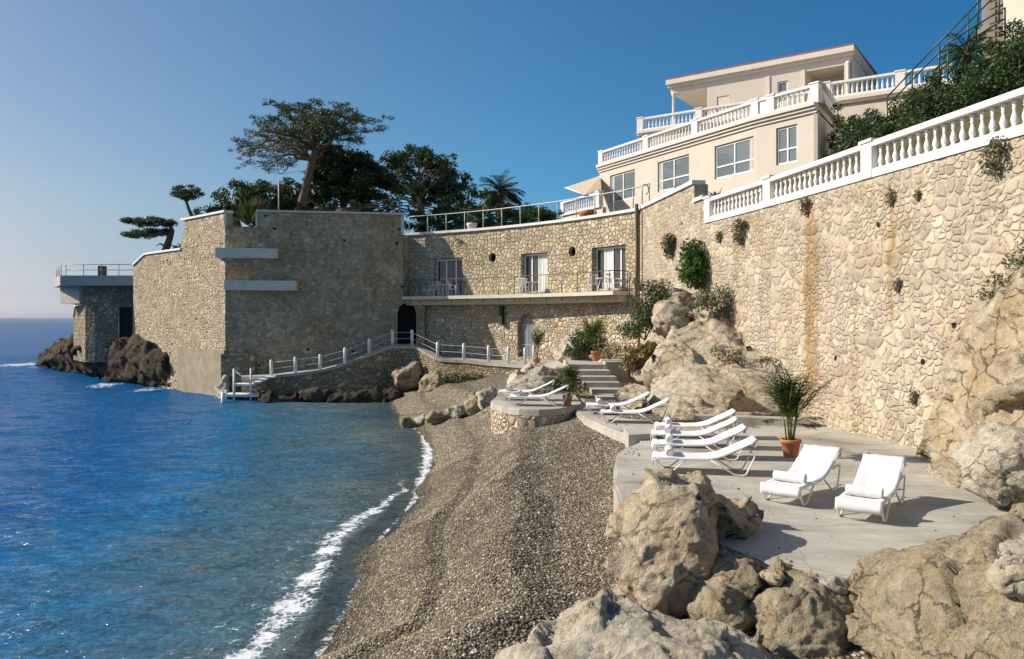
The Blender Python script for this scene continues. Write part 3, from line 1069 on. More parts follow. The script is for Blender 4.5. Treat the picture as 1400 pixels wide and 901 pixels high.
def pebblemat(name, sheet=True):
    t = NT(name)
    w = t.coord('World')
    cols = [(0.0, (0.075, 0.060, 0.041)), (0.25, (0.14, 0.112, 0.075)), (0.5, (0.21, 0.17, 0.115)), (0.72, (0.28, 0.23, 0.16)), (0.88, (0.36, 0.305, 0.22)), (0.955, (0.62, 0.58, 0.51))]
    big = t.noise(w, 0.55, 4)
    if sheet:
        v = t.vor(w, 17, 'F1', 1.0, '2D'); v2 = t.vor(w, 31, 'F1', 1.0, '2D')
        sc = t.n('ShaderNodeSeparateColor'); t.l(v.outputs['Color'], sc.inputs[0])
        base = t.ramp(sc.outputs[0], cols)
        dark = t.mr(v.outputs['Distance'], 0.35, 0.75, 1.0, 0.35)
        base = t.vmath('MULTIPLY', base, dark)
        h = t.math('SUBTRACT', 1.0, v.outputs['Distance'])
        h = t.math('ADD', h, t.math('MULTIPLY', v2.outputs['Distance'], -0.35))
        nr = t.bump(h, 1.0, 0.05)
    else:
        g = t.n('ShaderNodeNewGeometry')
        base = t.ramp(g.outputs['Random Per Island'], cols)
        base = t.vmath('MULTIPLY', base, t.mr(t.noise(w, 60, 3).outputs[0], 0.3, 0.7, 0.8, 1.15))
        nr = None
    base = t.vmath('MULTIPLY', base, t.mr(big.outputs[0], 0.3, 0.7, 0.88, 1.12))
    base = t.mix(t.attr('band').outputs['Fac'], t.vmath('MULTIPLY', base, (0.93, 0.93, 0.93)), t.vmath('ADD', t.vmath('MULTIPLY', base, (0.86, 0.84, 0.80)), (0.053, 0.045, 0.033)))
    if sheet:
        wet = t.attr('wet').outputs['Fac']
        wetm = t.mr(wet, 0.1, 0.8, 0, 1, True)
        base = t.mix(wetm, base, t.vmath('MULTIPLY', base, (0.58, 0.57, 0.56)))
        rough = t.mr(wetm, 0, 1, 0.8, 0.25)
    else:
        sx = t.n('ShaderNodeSeparateXYZ'); t.l(w, sx.inputs[0])
        wetm = t.mr(sx.outputs[2], 0.06, 0.22, 1, 0, True)
        base = t.mix(wetm, base, t.vmath('MULTIPLY', base, (0.58, 0.57, 0.56)))
        rough = t.mr(wetm, 0, 1, 0.7, 0.2)
    return t.done(t.bsdf(base, rough, nr, 0.3))


M['beach'] = pebblemat('pebble_beach')
M['pebbles'] = pebblemat('loose_pebbles', False)
tag(link_mesh('beach', beach_me, M['beach']), kind='structure')

# real pebbles over the near beach (nobody could count them): one mesh
_t = (1 + 5 ** 0.5) / 2
ICO = np.array([(-1, _t, 0), (1, _t, 0), (-1, -_t, 0), (1, -_t, 0), (0, -1, _t), (0, 1, _t), (0, -1, -_t), (0, 1, -_t), (_t, 0, -1), (_t, 0, 1), (-_t, 0, -1), (-_t, 0, 1)]) / 1.9
ICF = np.array([(0, 11, 5), (0, 5, 1), (0, 1, 7), (0, 7, 10), (0, 10, 11), (1, 5, 9), (5, 11, 4), (11, 10, 2), (10, 7, 6), (7, 1, 8), (3, 9, 4), (3, 4, 2), (3, 2, 6), (3, 6, 8), (3, 8, 9), (4, 9, 5), (2, 4, 11), (6, 2, 10), (8, 6, 7), (9, 8, 1)])


def scatter_pebbles():
    n0 = 185000
    y = 6.5 + 17.5 * RNG.uniform(0, 1, n0) ** 1.25
    x = RNG.uniform(-4.2, 3.0, n0)
    px = 700 + F * x / y
    z, d = beach_z(x, y)
    k = (d > -0.35) & (px < 905) & (x < 2.25)
    x, y, z = x[k], y[k], z[k]
    bnd = band_of(x, y, d[k])
    n = len(x)
    r = (1.0 - 0.30 * bnd) * (0.0115 + 0.018 * RNG.uniform(0, 1, n) ** 2.2 + 0.012 * (RNG.uniform(0, 1, n) > 0.985))
    sc = np.stack([r * RNG.uniform(0.9, 1.5, n), r * RNG.uniform(0.8, 1.2, n), r * RNG.uniform(0.5, 0.85, n)], 1)
    a = RNG.uniform(0, 2 * PI, n); tl = RNG.normal(0, 0.35, n)
    V = ICO[None] * sc[:, None] * (1 + 0.12 * RNG.uniform(-1, 1, (n, 12, 1)))
    c, s = np.cos(tl)[:, None], np.sin(tl)[:, None]
    vx, vz = V[..., 0] * c - V[..., 2] * s, V[..., 0] * s + V[..., 2] * c
    c, s = np.cos(a)[:, None], np.sin(a)[:, None]
    V = np.stack([vx * c - V[..., 1] * s + x[:, None], vx * s + V[..., 1] * c + y[:, None], vz + (z + r * 0.25)[:, None]], -1)
    Fc = (ICF[None] + np.arange(n)[:, None, None] * 12).reshape(-1, 3)
    me = np_mesh('pebbles', V.reshape(-1, 3), Fc, True)
    a_ = me.attributes.new('band', 'FLOAT', 'POINT'); a_.data.foreach_set('value', np.repeat(bnd, 12).astype(np.float32))
    o = link_mesh('pebbles', me, M['pebbles'])
    tag(o, 'loose grey and tan pebbles covering the near beach', 'pebbles', None, 'stuff')


scatter_pebbles()


# ------------------------------------------------------------------ sea
def axis(segs, lo, hi):
    a = np.concatenate([np.arange(p, q, st) for p, q, st in segs])
    g1 = [a[0]]; st = 0.6
    while g1[-1] > lo: g1.append(g1[-1] - st); st *= 1.35
    g2 = [a[-1]]; st = 0.6
    while g2[-1] < hi: g2.append(g2[-1] + st); st *= 1.35
    return np.concatenate([np.array(g1[1:])[::-1], a, np.array(g2[1:])])


sx = axis([(-62, -13, 0.26), (-13, -1.6, 0.09)], -9000, 9000)
sy = axis([(4, 30, 0.13), (30, 95, 0.34)], -400, 12000)
X, Y_ = np.meshgrid(sx, sy)
D = shore_d(X, Y_)
near = np.exp(-np.clip(Y_ - 60, 0, None) / 60) * np.exp(-np.clip(-X - 60, 0, None) / 60)
calm = np.clip(-D / 6, 0.05, 1)
W = np.zeros_like(X)
rw = np.random.default_rng(5)
for lam, amp, ang in [(5.2, 0.050, 96), (3.7, 0.036, 80), (2.6, 0.026, 103), (1.9, 0.024, 70), (1.35, 0.020, 118), (1.0, 0.017, 92), (0.8, 0.013, 60), (0.62, 0.010, 105), (0.5, 0.008, 78)]:
    a = R(ang); k = 2 * PI / lam
    ph = rw.uniform(0, 6.28)
    q = np.stack([X * 0.13 / lam * 3, Y_ * 0.13 / lam * 3, np.full_like(X, lam)], -1).reshape(-1, 3)
    wob = vnoise(q, 77).reshape(X.shape) * 2.6
    q2 = q * 1.7 + 31
    env = np.clip(0.75 + vnoise(q2, 78).reshape(X.shape), 0.15, 1.5)
    W += amp * env * np.sin(k * (X * math.cos(a) + Y_ * math.sin(a)) + ph + wob)
Zs = W * near * calm
Zs += 0.05 * np.exp(-((D + 0.62 + 0.18 * np.sin(Y_ * 0.9)) / 0.22) ** 2) * (Y_ < 22) - 0.0
sea_me = grid_mesh('sea', X, Y_, Zs)
Dn = D + 0.20 * fbm(np.stack([X * 0.9, Y_ * 0.9, np.zeros_like(X)], -1).reshape(-1, 3), 3, 61).reshape(X.shape) * (Y_ < 60)
fo_w = 0.85 + 0.16 * np.sin(Y_ * 0.55 + 1.0) + 0.10 * np.sin(Y_ * 1.7)
wd = np.interp(Y_, [4, 11, 15, 19, 21, 22.5, 24], [0.40, 0.46, 0.46, 0.44, 0.30, 0.10, 0.0])
off = -np.interp(Y_, [4, 11, 15, 19, 21], [1.05, 1.05, 0.98, 0.85, 0.62])
f1 = 0.80 * np.exp(-((Dn - off) / np.maximum(wd, 0.02)) ** 2) * (wd > 0.01)
edge_w = np.interp(Y_, [4, 13, 17, 20, 22, 30, 34, 38, 45], [0.10, 0.13, 0.11, 0.09, 0.24, 0.34, 0.30, 0.16, 0.08])
f2 = np.exp(-((D + edge_w * 0.35) / edge_w) ** 2) * np.interp(Y_, [4, 12, 19, 22, 33, 36], [0.74, 0.78, 0.72, 0.95, 0.90, 0.6])
trail = np.exp(-((D - off * 1.5) / 1.1) ** 2) * 0.45 * np.interp(Y_, [4, 18, 26, 36], [1, 1, 0.7, 0.3])
rockfoam = np.zeros_like(X)
for fx, fy, fr in [(-52, 82, 3.5), (-47, 79, 2.5), (-25.3, 53.2, 1.2), (-30, 57, 1.6)]:
    rockfoam = np.maximum(rockfoam, 0.85 * np.exp(-(np.hypot(X - fx, (Y_ - fy) * 0.6) / fr) ** 2))
for nm, arr in (('depth', (np.clip(-D, -1, 40) * 0.2 + np.clip(-D - 6, 0, 40) * 0.2) * np.interp(Y_ - 0.35 * np.clip(-X - 8, 0, 30), [10, 17, 27, 40, 60], [1.35, 1.05, 0.62, 0.55, 1.0])), ('foam', np.clip(np.maximum(np.maximum(f1, f2), np.maximum(trail, rockfoam)), 0, 1))):  # depth also carries reflection by viewing angle, put into the water colour
    a = sea_me.attributes.new(nm, 'FLOAT', 'POINT'); a.data.foreach_set('value', arr.astype(np.float32).ravel())


def seamat():
    t = NT('sea_water')
    w = t.coord('World')
    dep_view = t.attr('depth').outputs['Fac']
    fm = t.attr('foam').outputs['Fac']
    pat = t.noise(w, 0.10, 4, 0.6)
    d2 = t.math('ADD', dep_view, t.mr(pat.outputs[0], 0.3, 0.7, -0.5, 0.5))
    mp = t.n('ShaderNodeMapping'); mp.inputs['Scale'].default_value = (0.30, 1.15, 1); mp.inputs['Rotation'].default_value = (0, 0, 0.10)
    t.l(w, mp.inputs[0])
    n1 = t.noise(mp.outputs[0], 1.4, 5, 0.6, 0.5)
    n2 = t.noise(mp.outputs[0], 6.5, 3, 0.6, 0.3)
    far = t.n('ShaderNodeSeparateXYZ'); t.l(w, far.inputs[0])
    fk = t.mr(far.outputs[1], 30, 260, 1.0, 0.06)
    n3 = t.noise(mp.outputs[0], 3.1, 4, 0.65, 0.4)
    h = t.math('ADD', t.math('MULTIPLY', n1.outputs[0], t.math('MULTIPLY', fk, 0.8)), t.math('MULTIPLY', n2.outputs[0], 0.30))
    h = t.math('ADD', h, t.math('MULTIPLY', n3.outputs[0], 0.7))
    nr = t.bump(h, 1.0, 0.30)
    col = t.ramp(t.mr(d2, 0, 2.5), [(0.0, (0.110, 0.145, 0.145)), (0.10, (0.070, 0.120, 0.145)), (0.28, (0.042, 0.110, 0.165)), (0.55, (0.010, 0.112, 0.255)), (1.0, (0.003, 0.080, 0.240))])
    # pebbles and weed seen through the shallows break up the colour
    wob = t.vmath('ADD', w, t.vmath('MULTIPLY', n1.outputs['Color'], (0.6, 0.6, 0)))
    b1 = t.noise(wob, 3.2, 5, 0.72, 1.2)
    b2 = t.noise(wob, 9.0, 4, 0.7, 0.8)
    mott = t.math('MULTIPLY', t.mr(b1.outputs[0], 0.32, 0.68, 0.55, 1.55), t.mr(b2.outputs[0], 0.3, 0.7, 0.6, 1.45))
    mott = t.math('MULTIPLY', mott, t.mr(t.noise(w, 0.6, 4, 0.6).outputs[0], 0.3, 0.7, 0.82, 1.2))
    col = t.mix(t.mr(dep_view, 0.8, 7.0, 0.95, 0.25), col, t.vmath('MULTIPLY', col, mott))
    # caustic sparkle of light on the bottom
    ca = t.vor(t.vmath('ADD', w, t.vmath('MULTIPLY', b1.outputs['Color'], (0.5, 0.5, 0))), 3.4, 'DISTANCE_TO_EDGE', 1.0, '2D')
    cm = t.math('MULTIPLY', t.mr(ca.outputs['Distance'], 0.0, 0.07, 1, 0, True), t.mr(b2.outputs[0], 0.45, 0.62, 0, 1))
    col = t.mix(t.math('MULTIPLY', cm, t.mr(dep_view, 0.4, 5.0, 0.5, 0.12)), col, (0.16, 0.30, 0.38))
    dif = t.n('ShaderNodeBsdfDiffuse'); t.l(col, dif.inputs[0])
    trn = t.n('ShaderNodeBsdfTransparent'); trn.inputs[0].default_value = (0.62, 0.74, 0.74, 1)
    body = t.n('ShaderNodeMixShader')
    t.l(t.mr(dep_view, -0.02, 0.40, 0.42, 1.0), body.inputs[0]); t.l(trn.outputs[0], body.inputs[1]); t.l(dif.outputs[0], body.inputs[2])
    gl = t.n('ShaderNodeBsdfGlossy'); gl.inputs['Roughness'].default_value = 0.07; t.l(nr, gl.inputs['Normal'])
    fr = t.n('ShaderNodeFresnel'); fr.inputs[0].default_value = 1.33; t.l(nr, fr.inputs['Normal'])
    wat = t.n('ShaderNodeMixShader')
    t.l(t.math('MINIMUM', fr.outputs[0], 0.8), wat.inputs[0]); t.l(body.outputs[0], wat.inputs[1]); t.l(gl.outputs[0], wat.inputs[2])
    # foam: lacy threshold of noise
    fn = t.noise(w, 2.6, 7, 0.68, 0.9)
    lace = t.vor(t.vmath('ADD', w, t.vmath('MULTIPLY', fn.outputs['Color'], (0.35, 0.35, 0))), 6.5, 'DISTANCE_TO_EDGE', 1.0, '2D')
    lc = t.mr(lace.outputs['Distance'], 0.0, 0.16, 0.16, -0.06)
    thr = t.math('ADD', t.math('ADD', t.math('MULTIPLY', t.math('SUBTRACT', fn.outputs[0], 0.5), 2.0), lc), fm)
    fk2 = t.math('MULTIPLY', t.mr(thr, 0.60, 0.95, 0, 1, True), t.mr(fm, 0.06, 0.25, 0, 1))
    fd = t.bsdf((0.74, 0.76, 0.78), 0.9, None, 0.1)
    mx = t.n('ShaderNodeMixShader')
    t.l(fk2, mx.inputs[0]); t.l(wat.outputs[0], mx.inputs[1]); t.l(fd, mx.inputs[2])
    return t.done(mx.outputs[0])


M['sea'] = seamat()
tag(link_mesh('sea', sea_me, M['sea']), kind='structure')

# ------------------------------------------------------------------ terrain behind the walls
RW = [(6.5, 39.7), (7.64, 30.5), (8.62, 25.9), (9.58, 20.4), (10.43, 15.65), (11.6, 9), (12.7, 3)]
rw_pf, rw_L = poly_path(RW)
M['scrub'] = plain('dry_scrub_ground', (0.085, 0.085, 0.040), 0.95, 0.05, 0, 0.5, 0.9, 1.0, 6)
M['earth'] = plain('dry_earth', (0.20, 0.15, 0.09), 0.95, 0.05, 0, 0.3, 1.5, 0.6, 20)


def hill_z(x, y):
    xw = np.interp(y, [p[1] for p in RW][::-1], [p[0] for p in RW][::-1])
    w = x - xw
    base = np.interp(y, [28, 33, 39, 45], [8.6, 9.4, 10.2, 10.2])
    top = np.interp(y, [34, 40], [20, 12.5])
    z = base + np.clip(w - 2.6, 0, None) * np.interp(y, [12, 30, 40], [0.62, 0.6, 0.3])
    q = np.stack([x * 0.3, y * 0.3, np.zeros_like(x)], -1).reshape(-1, 3)
    return np.minimum(z, top) + 0.25 * fbm(q, 3, 4).reshape(x.shape) * np.clip(w - 2, 0, 1)


yy = np.arange(-5, 85, 1.0); ww = np.concatenate([np.arange(0.35, 12, 0.6), np.arange(12, 70, 4)])
WW, YY = np.meshgrid(ww, yy)
XX = np.interp(YY, [p[1] for p in RW][::-1], [p[0] for p in RW][::-1]) + WW
tag(link_mesh('hillside', grid_mesh('hillside', XX, YY, hill_z(XX, YY)), M['scrub']), kind='structure')

ARC = arc_path((-7.1, 51.1), (6.44, 39.3), 1.3)
cv_pf, cv_L = poly_path(ARC)
g = MB()
g.face([(-17.4, 49.0, 10.2), (-7.0, 50.6, 10.2), (-6.7, 51.4, 10.2)] + [(x + 0.25, y + 0.3, 10.2) for x, y in ARC[3::4]] + [(7.4, 39.9, 10.2), (8.5, 46, 10.2), (12, 80, 10.2), (-24, 80, 10.2), (-22.2, 53.0, 10.2)])
g.face([(-22.6, 53.2, 9.2), (-23, 80, 9.2), (-34, 80, 9.2), (-28.4, 58.8, 8.6)])
tag(g.build('garden_ground', M['earth']), kind='structure')

# ------------------------------------------------------------------ path under the curved building
PATH = [(330, 46.6, 1.40), (370, 46.5, 1.46), (403, 46.5, 1.63), (437, 46.5, 1.80), (471, 46.5, 2.2), (504, 46.7, 2.74), (534, 47.2, 3.25), (566, 47.2, 3.25), (575, 46.8, 3.1), (598, 45.6, 2.55), (634, 44.9, 2.5), (668, 44, 2.4), (695, 43.3, 2.36), (722, 42.4, 2.33), (760, 38.5, 2.6), (785, 34.6, 2.88)]
po = [Vector(((p[0] - 700) / F * p[1], p[1], p[2])) for p in PATH]
pi_ = [Vector(((p[0] - 700) / F * (p[1] + 5), p[1] + 5, p[2] + 0.02)) for p in PATH]
m = MB()
for i in range(len(po) - 1):
    m.face([po[i], po[i + 1], pi_[i + 1], pi_[i]])
tag(m.build('path', M['concrete']), kind='structure')
pth_pf, pth_L = poly_path([(p.x, p.y) for p in po])
_ls = [0]
for a, b in zip(po, po[1:]): _ls.append(_ls[-1] + (b - a).xy.length)
pth_z = lambda s: float(np.interp(s, _ls, [p.z for p in po]))
r_ = thing('path_retaining_wall', 'rough dry stone wall holding up the path below the arched doors', 'wall', (po[6].x, po[6].y, 0))
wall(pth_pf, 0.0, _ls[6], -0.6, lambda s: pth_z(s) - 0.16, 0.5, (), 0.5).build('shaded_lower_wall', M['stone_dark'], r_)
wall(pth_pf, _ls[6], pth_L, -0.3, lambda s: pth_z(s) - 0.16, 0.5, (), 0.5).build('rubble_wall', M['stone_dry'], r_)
band(pth_pf, 0, pth_L, lambda s: pth_z(s) - 0.16, lambda s: pth_z(s) + 0.012, 0.07, 0.5, 0.5).build('kerb', M['concrete'], r_)


# ------------------------------------------------------------------ sunbathing terrace
def slab(name, poly, z0, z1, mat, bev=0.05):
    """poured slab with a worn rounded lip and a slightly wandering edge"""
    q = []
    n = len(poly)
    for i in range(n):
        a, b = Vector(poly[i]), Vector(poly[(i + 1) % n])
        k = max(1, int((b - a).length / 0.35))
        for j in range(k):
            p = a.lerp(b, j / k)
            w = 0.035 * vnoise(np.array([[p.x * 1.7, p.y * 1.7, 3.3]]), 8)[0]
            q.append((p.x + w, p.y - w))
    me = MB().prism(q, z0, z1).mesh(name)
    bm = bmesh.new(); bm.from_mesh(me)
    bmesh.ops.remove_doubles(bm, verts=bm.verts, dist=1e-4)
    ed = [e for e in bm.edges if all(abs(v.co.z - z1) < 1e-4 for v in e.verts) and any(abs(f.normal.z) < 0.5 for f in e.link_faces)]
    bmesh.ops.bevel(bm, geom=ed, offset=bev, segments=2, affect='EDGES')
    bm.to_mesh(me); bm.free()
    return link_mesh(name, me, mat)


DZ = 1.8
deck = [(1.95, 11.0), (2.93, 10.75), (3.31, 9.94), (4.26, 9.3), (5.5, 9.6), (12.5, 9.8), (11.5, 15), (10.2, 21), (9.2, 28), (7.5, 34), (2.3, 33.2), (2.14, 27.1), (2.3, 24.3), (2.75, 22.2), (3.28, 20.4), (3.25, 19.7), (2.75, 18.9), (2.45, 18.1), (2.2, 16.7), (1.95, 14.6), (1.82, 13.1)]
tag(slab('terrace_paving', deck, 0.5, DZ, M['concrete']), kind='structure')
plat = [(-0.78, 28.2), (-0.70, 27.3), (-0.35, 26.4), (0.25, 25.75), (0.9, 25.5), (1.5, 25.75), (2.05, 26.5), (2.5, 27.4), (2.6, 32.5), (0.2, 33), (-0.6, 30.4)]
tag(slab('platform_paving', plat, 1.72, DZ + 0.13, M['concrete'], 0.04), kind='structure')
pp_pf, pp_L = poly_path([plat[-1]] + plat[:8])
w_ = wall(pp_pf, 0, pp_L, 0.6, 1.735, 0.3, (), 0.4).build('platform_wall', M['stone_lower'])
tag(w_, 'low curved pale rubble wall carrying the round platform with two loungers', 'wall')
# low kerb along the foot of the outcrop and the block where the two decks meet
kb = MB().bar((5.6, 23.6, DZ + 0.11), (8.75, 22.6, DZ + 0.11), 0.5, 0.22).build('kerb_block', M['concrete'])
tag(kb, 'long low concrete kerb at the foot of the rock outcrop behind the palm', 'kerb')
kb = MB().prism([(3.02, 19.9), (3.75, 20.1), (3.95, 21.4), (3.1, 21.3)], DZ - 0.3, DZ + 0.16).build('concrete_block', M['concrete'])
tag(kb, 'small raised concrete block behind the group of four loungers', 'block')

# ------------------------------------------------------------------ stone steps
st = thing('stone_steps', 'worn concrete steps climbing from the terrace to the arched door path', 'steps', (3.9, 31, DZ))
lv = [(3.25, 5.35, 29.4, 33, 1.96), (3.2, 5.2, 30.7, 34, 2.12), (2.95, 4.45, 31.7, 35, 2.32), (2.8, 4.4, 32.4, 36, 2.50), (2.7, 4.25, 33.2, 37, 2.70), (2.55, 4.15, 34.3, 40, 2.90)]
for i, (x0, x1, y0, y1, z) in enumerate(lv):
    MB().prism([(x0, y0), (x1, y0 - 0.1), (x1, y1), (x0, y1)], DZ - 0.2 if i == 0 else lv[i - 1][4] - 0.1, z).build('step' if i < 5 else 'landing', M['concrete'], st)
MB().prism([(4.15, 34.15), (5.2, 34.5), (5.6, 39), (4.15, 39)], 1.7, 3.02).build('landing', M['concrete'], st)
sw_pf, sw_L = poly_path([(1.7, 33.4), (2.3, 32.0), (3.0, 31.0), (3.2, 30.2)])
w_ = wall(sw_pf, 0, sw_L, 1.6, lambda s: 2.75 - 0.35 * s, 0.4, (), 0.7).build('steps_side_wall', M['stone_dry'])
tag(w_, 'rough stone side wall left of the terrace steps', 'wall')

# ================================================================== STONE BASTION (left)
A, B, B2 = (-18.0, 48.2), (-7.05, 50.0), (-5.7, 50.15)
C_, D_ = (-22.6, 52.5), (-28.7, 58.2)
ba = thing('stone_bastion', 'tall rubble stone bastion rising from the sea with two concrete ledges', 'sea wall', (A[0], A[1], 0))
sl_pf, sl_L = poly_path([D_, C_, A])
sC = math.dist(D_, C_)


def sl_top(s):
    if s > sC: return 11.6
    return 8.9 + (9.62 - 8.9) * min(1, s / 2.2)


wall(sl_pf, 0, sl_L, 2.9, sl_top, 0.8, (), 0.5).build('side_wall', M['stone_left'], ba)
wall(lambda s: (lambda q: (q[0] + q[2] * 0.12, q[1] + q[3] * 0.12, q[2], q[3]))(sl_pf(s)), sC - 0.4, sl_L + 0.05, -1.0, 2.95, 0.8, (), 0.5).build('plinth', M['plinth'], ba)
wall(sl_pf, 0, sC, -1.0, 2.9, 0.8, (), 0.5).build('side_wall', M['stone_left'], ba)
fr_pf, fr_L = poly_path([A, B, B2])
sB = math.dist(A, B)
sN = s_at_px(fr_pf, fr_L, 350)


def fr_top(s):
    if s < sN: return 10.72
    return 11.68 if s < sB else 6.2


d1a, d1b = s_at_px(fr_pf, fr_L, 543.5), s_at_px(fr_pf, fr_L, 569)
dm = (d1a + d1b) / 2
EPS = 1e-4
fw = wall(fr_pf, 0, sN, -1.0, 10.72, 0.8, (), 0.6)
f2_ = wall(fr_pf, sN, d1a - 0.25, -1.0, 11.68, 0.8, (), 0.6)
f3_ = wall(fr_pf, d1a - 0.25, fr_L, -1.0, lambda s: 11.68 if s < sB else 6.2, 0.8, [arch_hole(d1a, sB - 0.0, 3.27, 5.9, 0.9, 6) if False else dict(s0=d1a, s1=d1b, bot=lambda s: 3.27, top=lambda s: 5.92 - (d1b - d1a) / 2 + math.sqrt(max(0, ((d1b - d1a) / 2) ** 2 - (s - dm) ** 2)), depth=0.9, n=12)], 0.6)
for q in (f2_, f3_):
    b = len(fw.v); fw.v += q.v; fw.f += [tuple(i + b for i in t) for t in q.f]; fw.uv += q.uv
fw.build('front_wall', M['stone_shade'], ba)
x0, y0, _, _ = fr_pf(d1a); x1, y1, _, _ = fr_pf(d1b)
MB().obox(((x0 + x1) / 2, (y0 + y1) / 2 + 0.95, 4.5), 1.8, 0.06, 3.4, (x1 - x0, y1 - y0)).build('door', M['dark'], ba)
band(sl_pf, sC + 0.02, sl_L, 11.6, 11.74, 0.1, 0.55).build('coping', M['white_balustrade'], ba)
band(sl_pf, 0, sC - 0.02, lambda s: sl_top(s), lambda s: sl_top(s) + 0.14, 0.1, 0.55, 0.5).build('coping', M['white_balustrade'], ba)
band(fr_pf, sN, sB + 0.02, 11.68, 11.80, 0.1, 0.65).build('coping', M['coping'], ba)
band(fr_pf, sB - 0.18, sB + 0.03, 10.5, 11.68, 0.05, 0.3).build('corner_strip', M['coping'], ba)
band(fr_pf, sN - 0.02, sN + 0.10, 10.72, 11.70, 0.03, 0.3).build('corner_strip', M['coping'], ba)
band(fr_pf, -0.05, 0.08, 10.72, 11.74, 0.03, 0.3).build('corner_strip', M['coping'], ba)


def ledge(px0, px1, za, zb, out):
    a = Vector(((px0 - 700) / F * 47.4, 47.4)); b = Vector(((px1 - 700) / F * 48.2, 48.2))
    mb = MB().prism([tuple(a), tuple(b), (b.x - 0.1, b.y + 1.1), (a.x - 0.3, a.y + 1.6)], za, zb)
    return mb.build('ledge', M['ledge_white'], ba)


MB().prism([(-7.4, 50.25), (-6.98, 50.3), (-6.72, 51.6), (-7.4, 51.6)], 5.9, 10.42).build('return_wall', M['stone_shade'], ba)


ledge(294.5, 378, 8.72, 9.32, 0.9)
ledge(306.5, 404, 6.70, 7.30, 0.9)
MB().prism([(-18.1, 47.75), (-16.1, 48.0), (-16.1, 48.9), (-18.1, 48.6)], -1, 2.72).build('plinth', M['stone_dark'], ba)

# ------------------------------------------------------------------ sea pavilion at the far left
pv = thing('sea_pavilion', 'small stone lookout pavilion with a railed concrete roof terrace over the rocks', 'pavilion', (-31, 60, 3))
pv_pf, pv_L = poly_path([(-36.2, 63.4), (-33.3, 60.0), (-28.3, 60.0)])
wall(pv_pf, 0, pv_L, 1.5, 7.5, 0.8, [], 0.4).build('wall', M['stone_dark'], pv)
MB().prism([(-34.45, 58.55), (-28.6, 58.55), (-28.2, 63.5), (-37.6, 63.0)], 7.45, 8.2).build('roof_terrace', M['concrete_ledge'], pv)
MB().prism([(-36.6, 62.2), (-33.9, 60.2), (-33.4, 60.7), (-35.9, 63.2)], 6.1, 7.45).build('bracket', M['concrete_ledge'], pv)
MB().tube([(-33.1, 59.85, 6.0), (-33.9, 59.6, 5.9), (-34.0, 59.6, 5.0)], 0.07, 6).build('waste_pipe', M['grey_metal'], pv, True)
MB().obox((-30.2, 59.97, 4.6), 0.9, 0.1, 2.4).build('doorway', M['dark'], pv)
MB().tube([(-30.6, 59.8, 3.2), (-30.6, 59.8, 5.6)], 0.05, 6).build('door_post', M['grey_metal'], pv, True)
railing('terrace_railing', 'thin pale metal railing around the lookout pavilion roof terrace', [(-37.3, 62.9, 8.2), (-34.35, 58.7, 8.2), (-28.7, 58.7, 8.2)], 0.85, 1.35, M['grey_metal'], (1.0, 0.5), 0.028, 5)
bx = MB().obox((-31.9, 59.8, 8.6), 0.5, 0.4, 0.8).build('control_box', M['dark_metal']); tag(bx, 'dark box standing behind the lookout terrace railing', 'box')

# ================================================================== CURVED BUILDING
cb = thing('curved_stone_building', 'two storey stone building curving round the cove with three french windows', 'building', (0, 45, 2.2))
ws = [tuple(s_at_px(cv_pf, cv_L, p) for p in q) for q in ((593, 632), (712, 748.5), (809, 855))]
ph = [s_at_px(cv_pf, cv_L, p) for p in (673, 782)]
holes = [rect_hole(a, b, 6.45, 8.82, 0.42) for a, b in ws] + [round_hole(p, 8.72, 0.29, 0.35) for p in ph]
wall(cv_pf, 0, cv_L, 6.3, 10.45, 0.45, holes, 0.42).build('upper_wall', M['stone_curved'], cb)
d2a, d2b = s_at_px(cv_pf, cv_L, 707.5), s_at_px(cv_pf, cv_L, 729.5)
wall(cv_pf, s_at_px(cv_pf, cv_L, 575), cv_L, 1.8, 6.3, 0.45, [arch_hole(d2a, d2b, 2.62, 5.22, 0.35, 12)], 0.36).build('lower_wall', M['stone_lower'], cb)
band(cv_pf, 0, cv_L + 0.1, 10.45, 10.6, 0.13, 0.5, 0.4).build('coping', M['white_balustrade'], cb)
sR = s_at_px(cv_pf, cv_L, 861)
band(cv_pf, 0.5, sR, 6.16, 6.36, 1.15, -0.01, 0.35).build('balcony_slab', M['coping'], cb)
band(cv_pf, 0.55, sR - 0.1, 5.80, 6.16, 0.72, -0.01, 0.35).build('balcony_beam', M['ochre'], cb)
bays = [((0.36, 0.70), ()), ((0.30, 0.56), ((0.60, 0.98),)), ((0.28, 0.52, 0.76), ((0.30, 0.50),))]
for (a, b), (v, cu) in zip(ws, bays):
    win(cb, cv_pf, a + 0.01, b - 0.01, 6.46, 8.80, 0.34, v, (0.0,), 0.09, 'white', 'glass', 'french_window', cu)
for p in ph:
    x, y, nx, ny = cv_pf(p)
    MB().obox((x - nx * 0.3, y - ny * 0.3, 8.72), 0.7, 0.03, 0.7, (-ny, nx)).build('porthole', M['dark'], cb)
x0, y0, nx, ny = cv_pf((d2a + d2b) / 2)
dr = MB().obox((x0 - nx * 0.3, y0 - ny * 0.3, 3.95), d2b - d2a + 0.3, 0.06, 2.7, (-ny, nx)).build('door', M['door_grey'], cb)
db = MB()
db.obox((x0 - nx * 0.26, y0 - ny * 0.26, 3.95), 0.03, 0.03, 2.6, (-ny, nx))
db.obox((x0 - nx * 0.26, y0 - ny * 0.26, 4.55), d2b - d2a, 0.035, 0.06, (-ny, nx))
db.obox((x0 - nx * 0.26, y0 - ny * 0.26, 3.35), d2b - d2a, 0.036, 0.06, (-ny, nx))
db.build('door_bars', M['grey_metal'], dr)
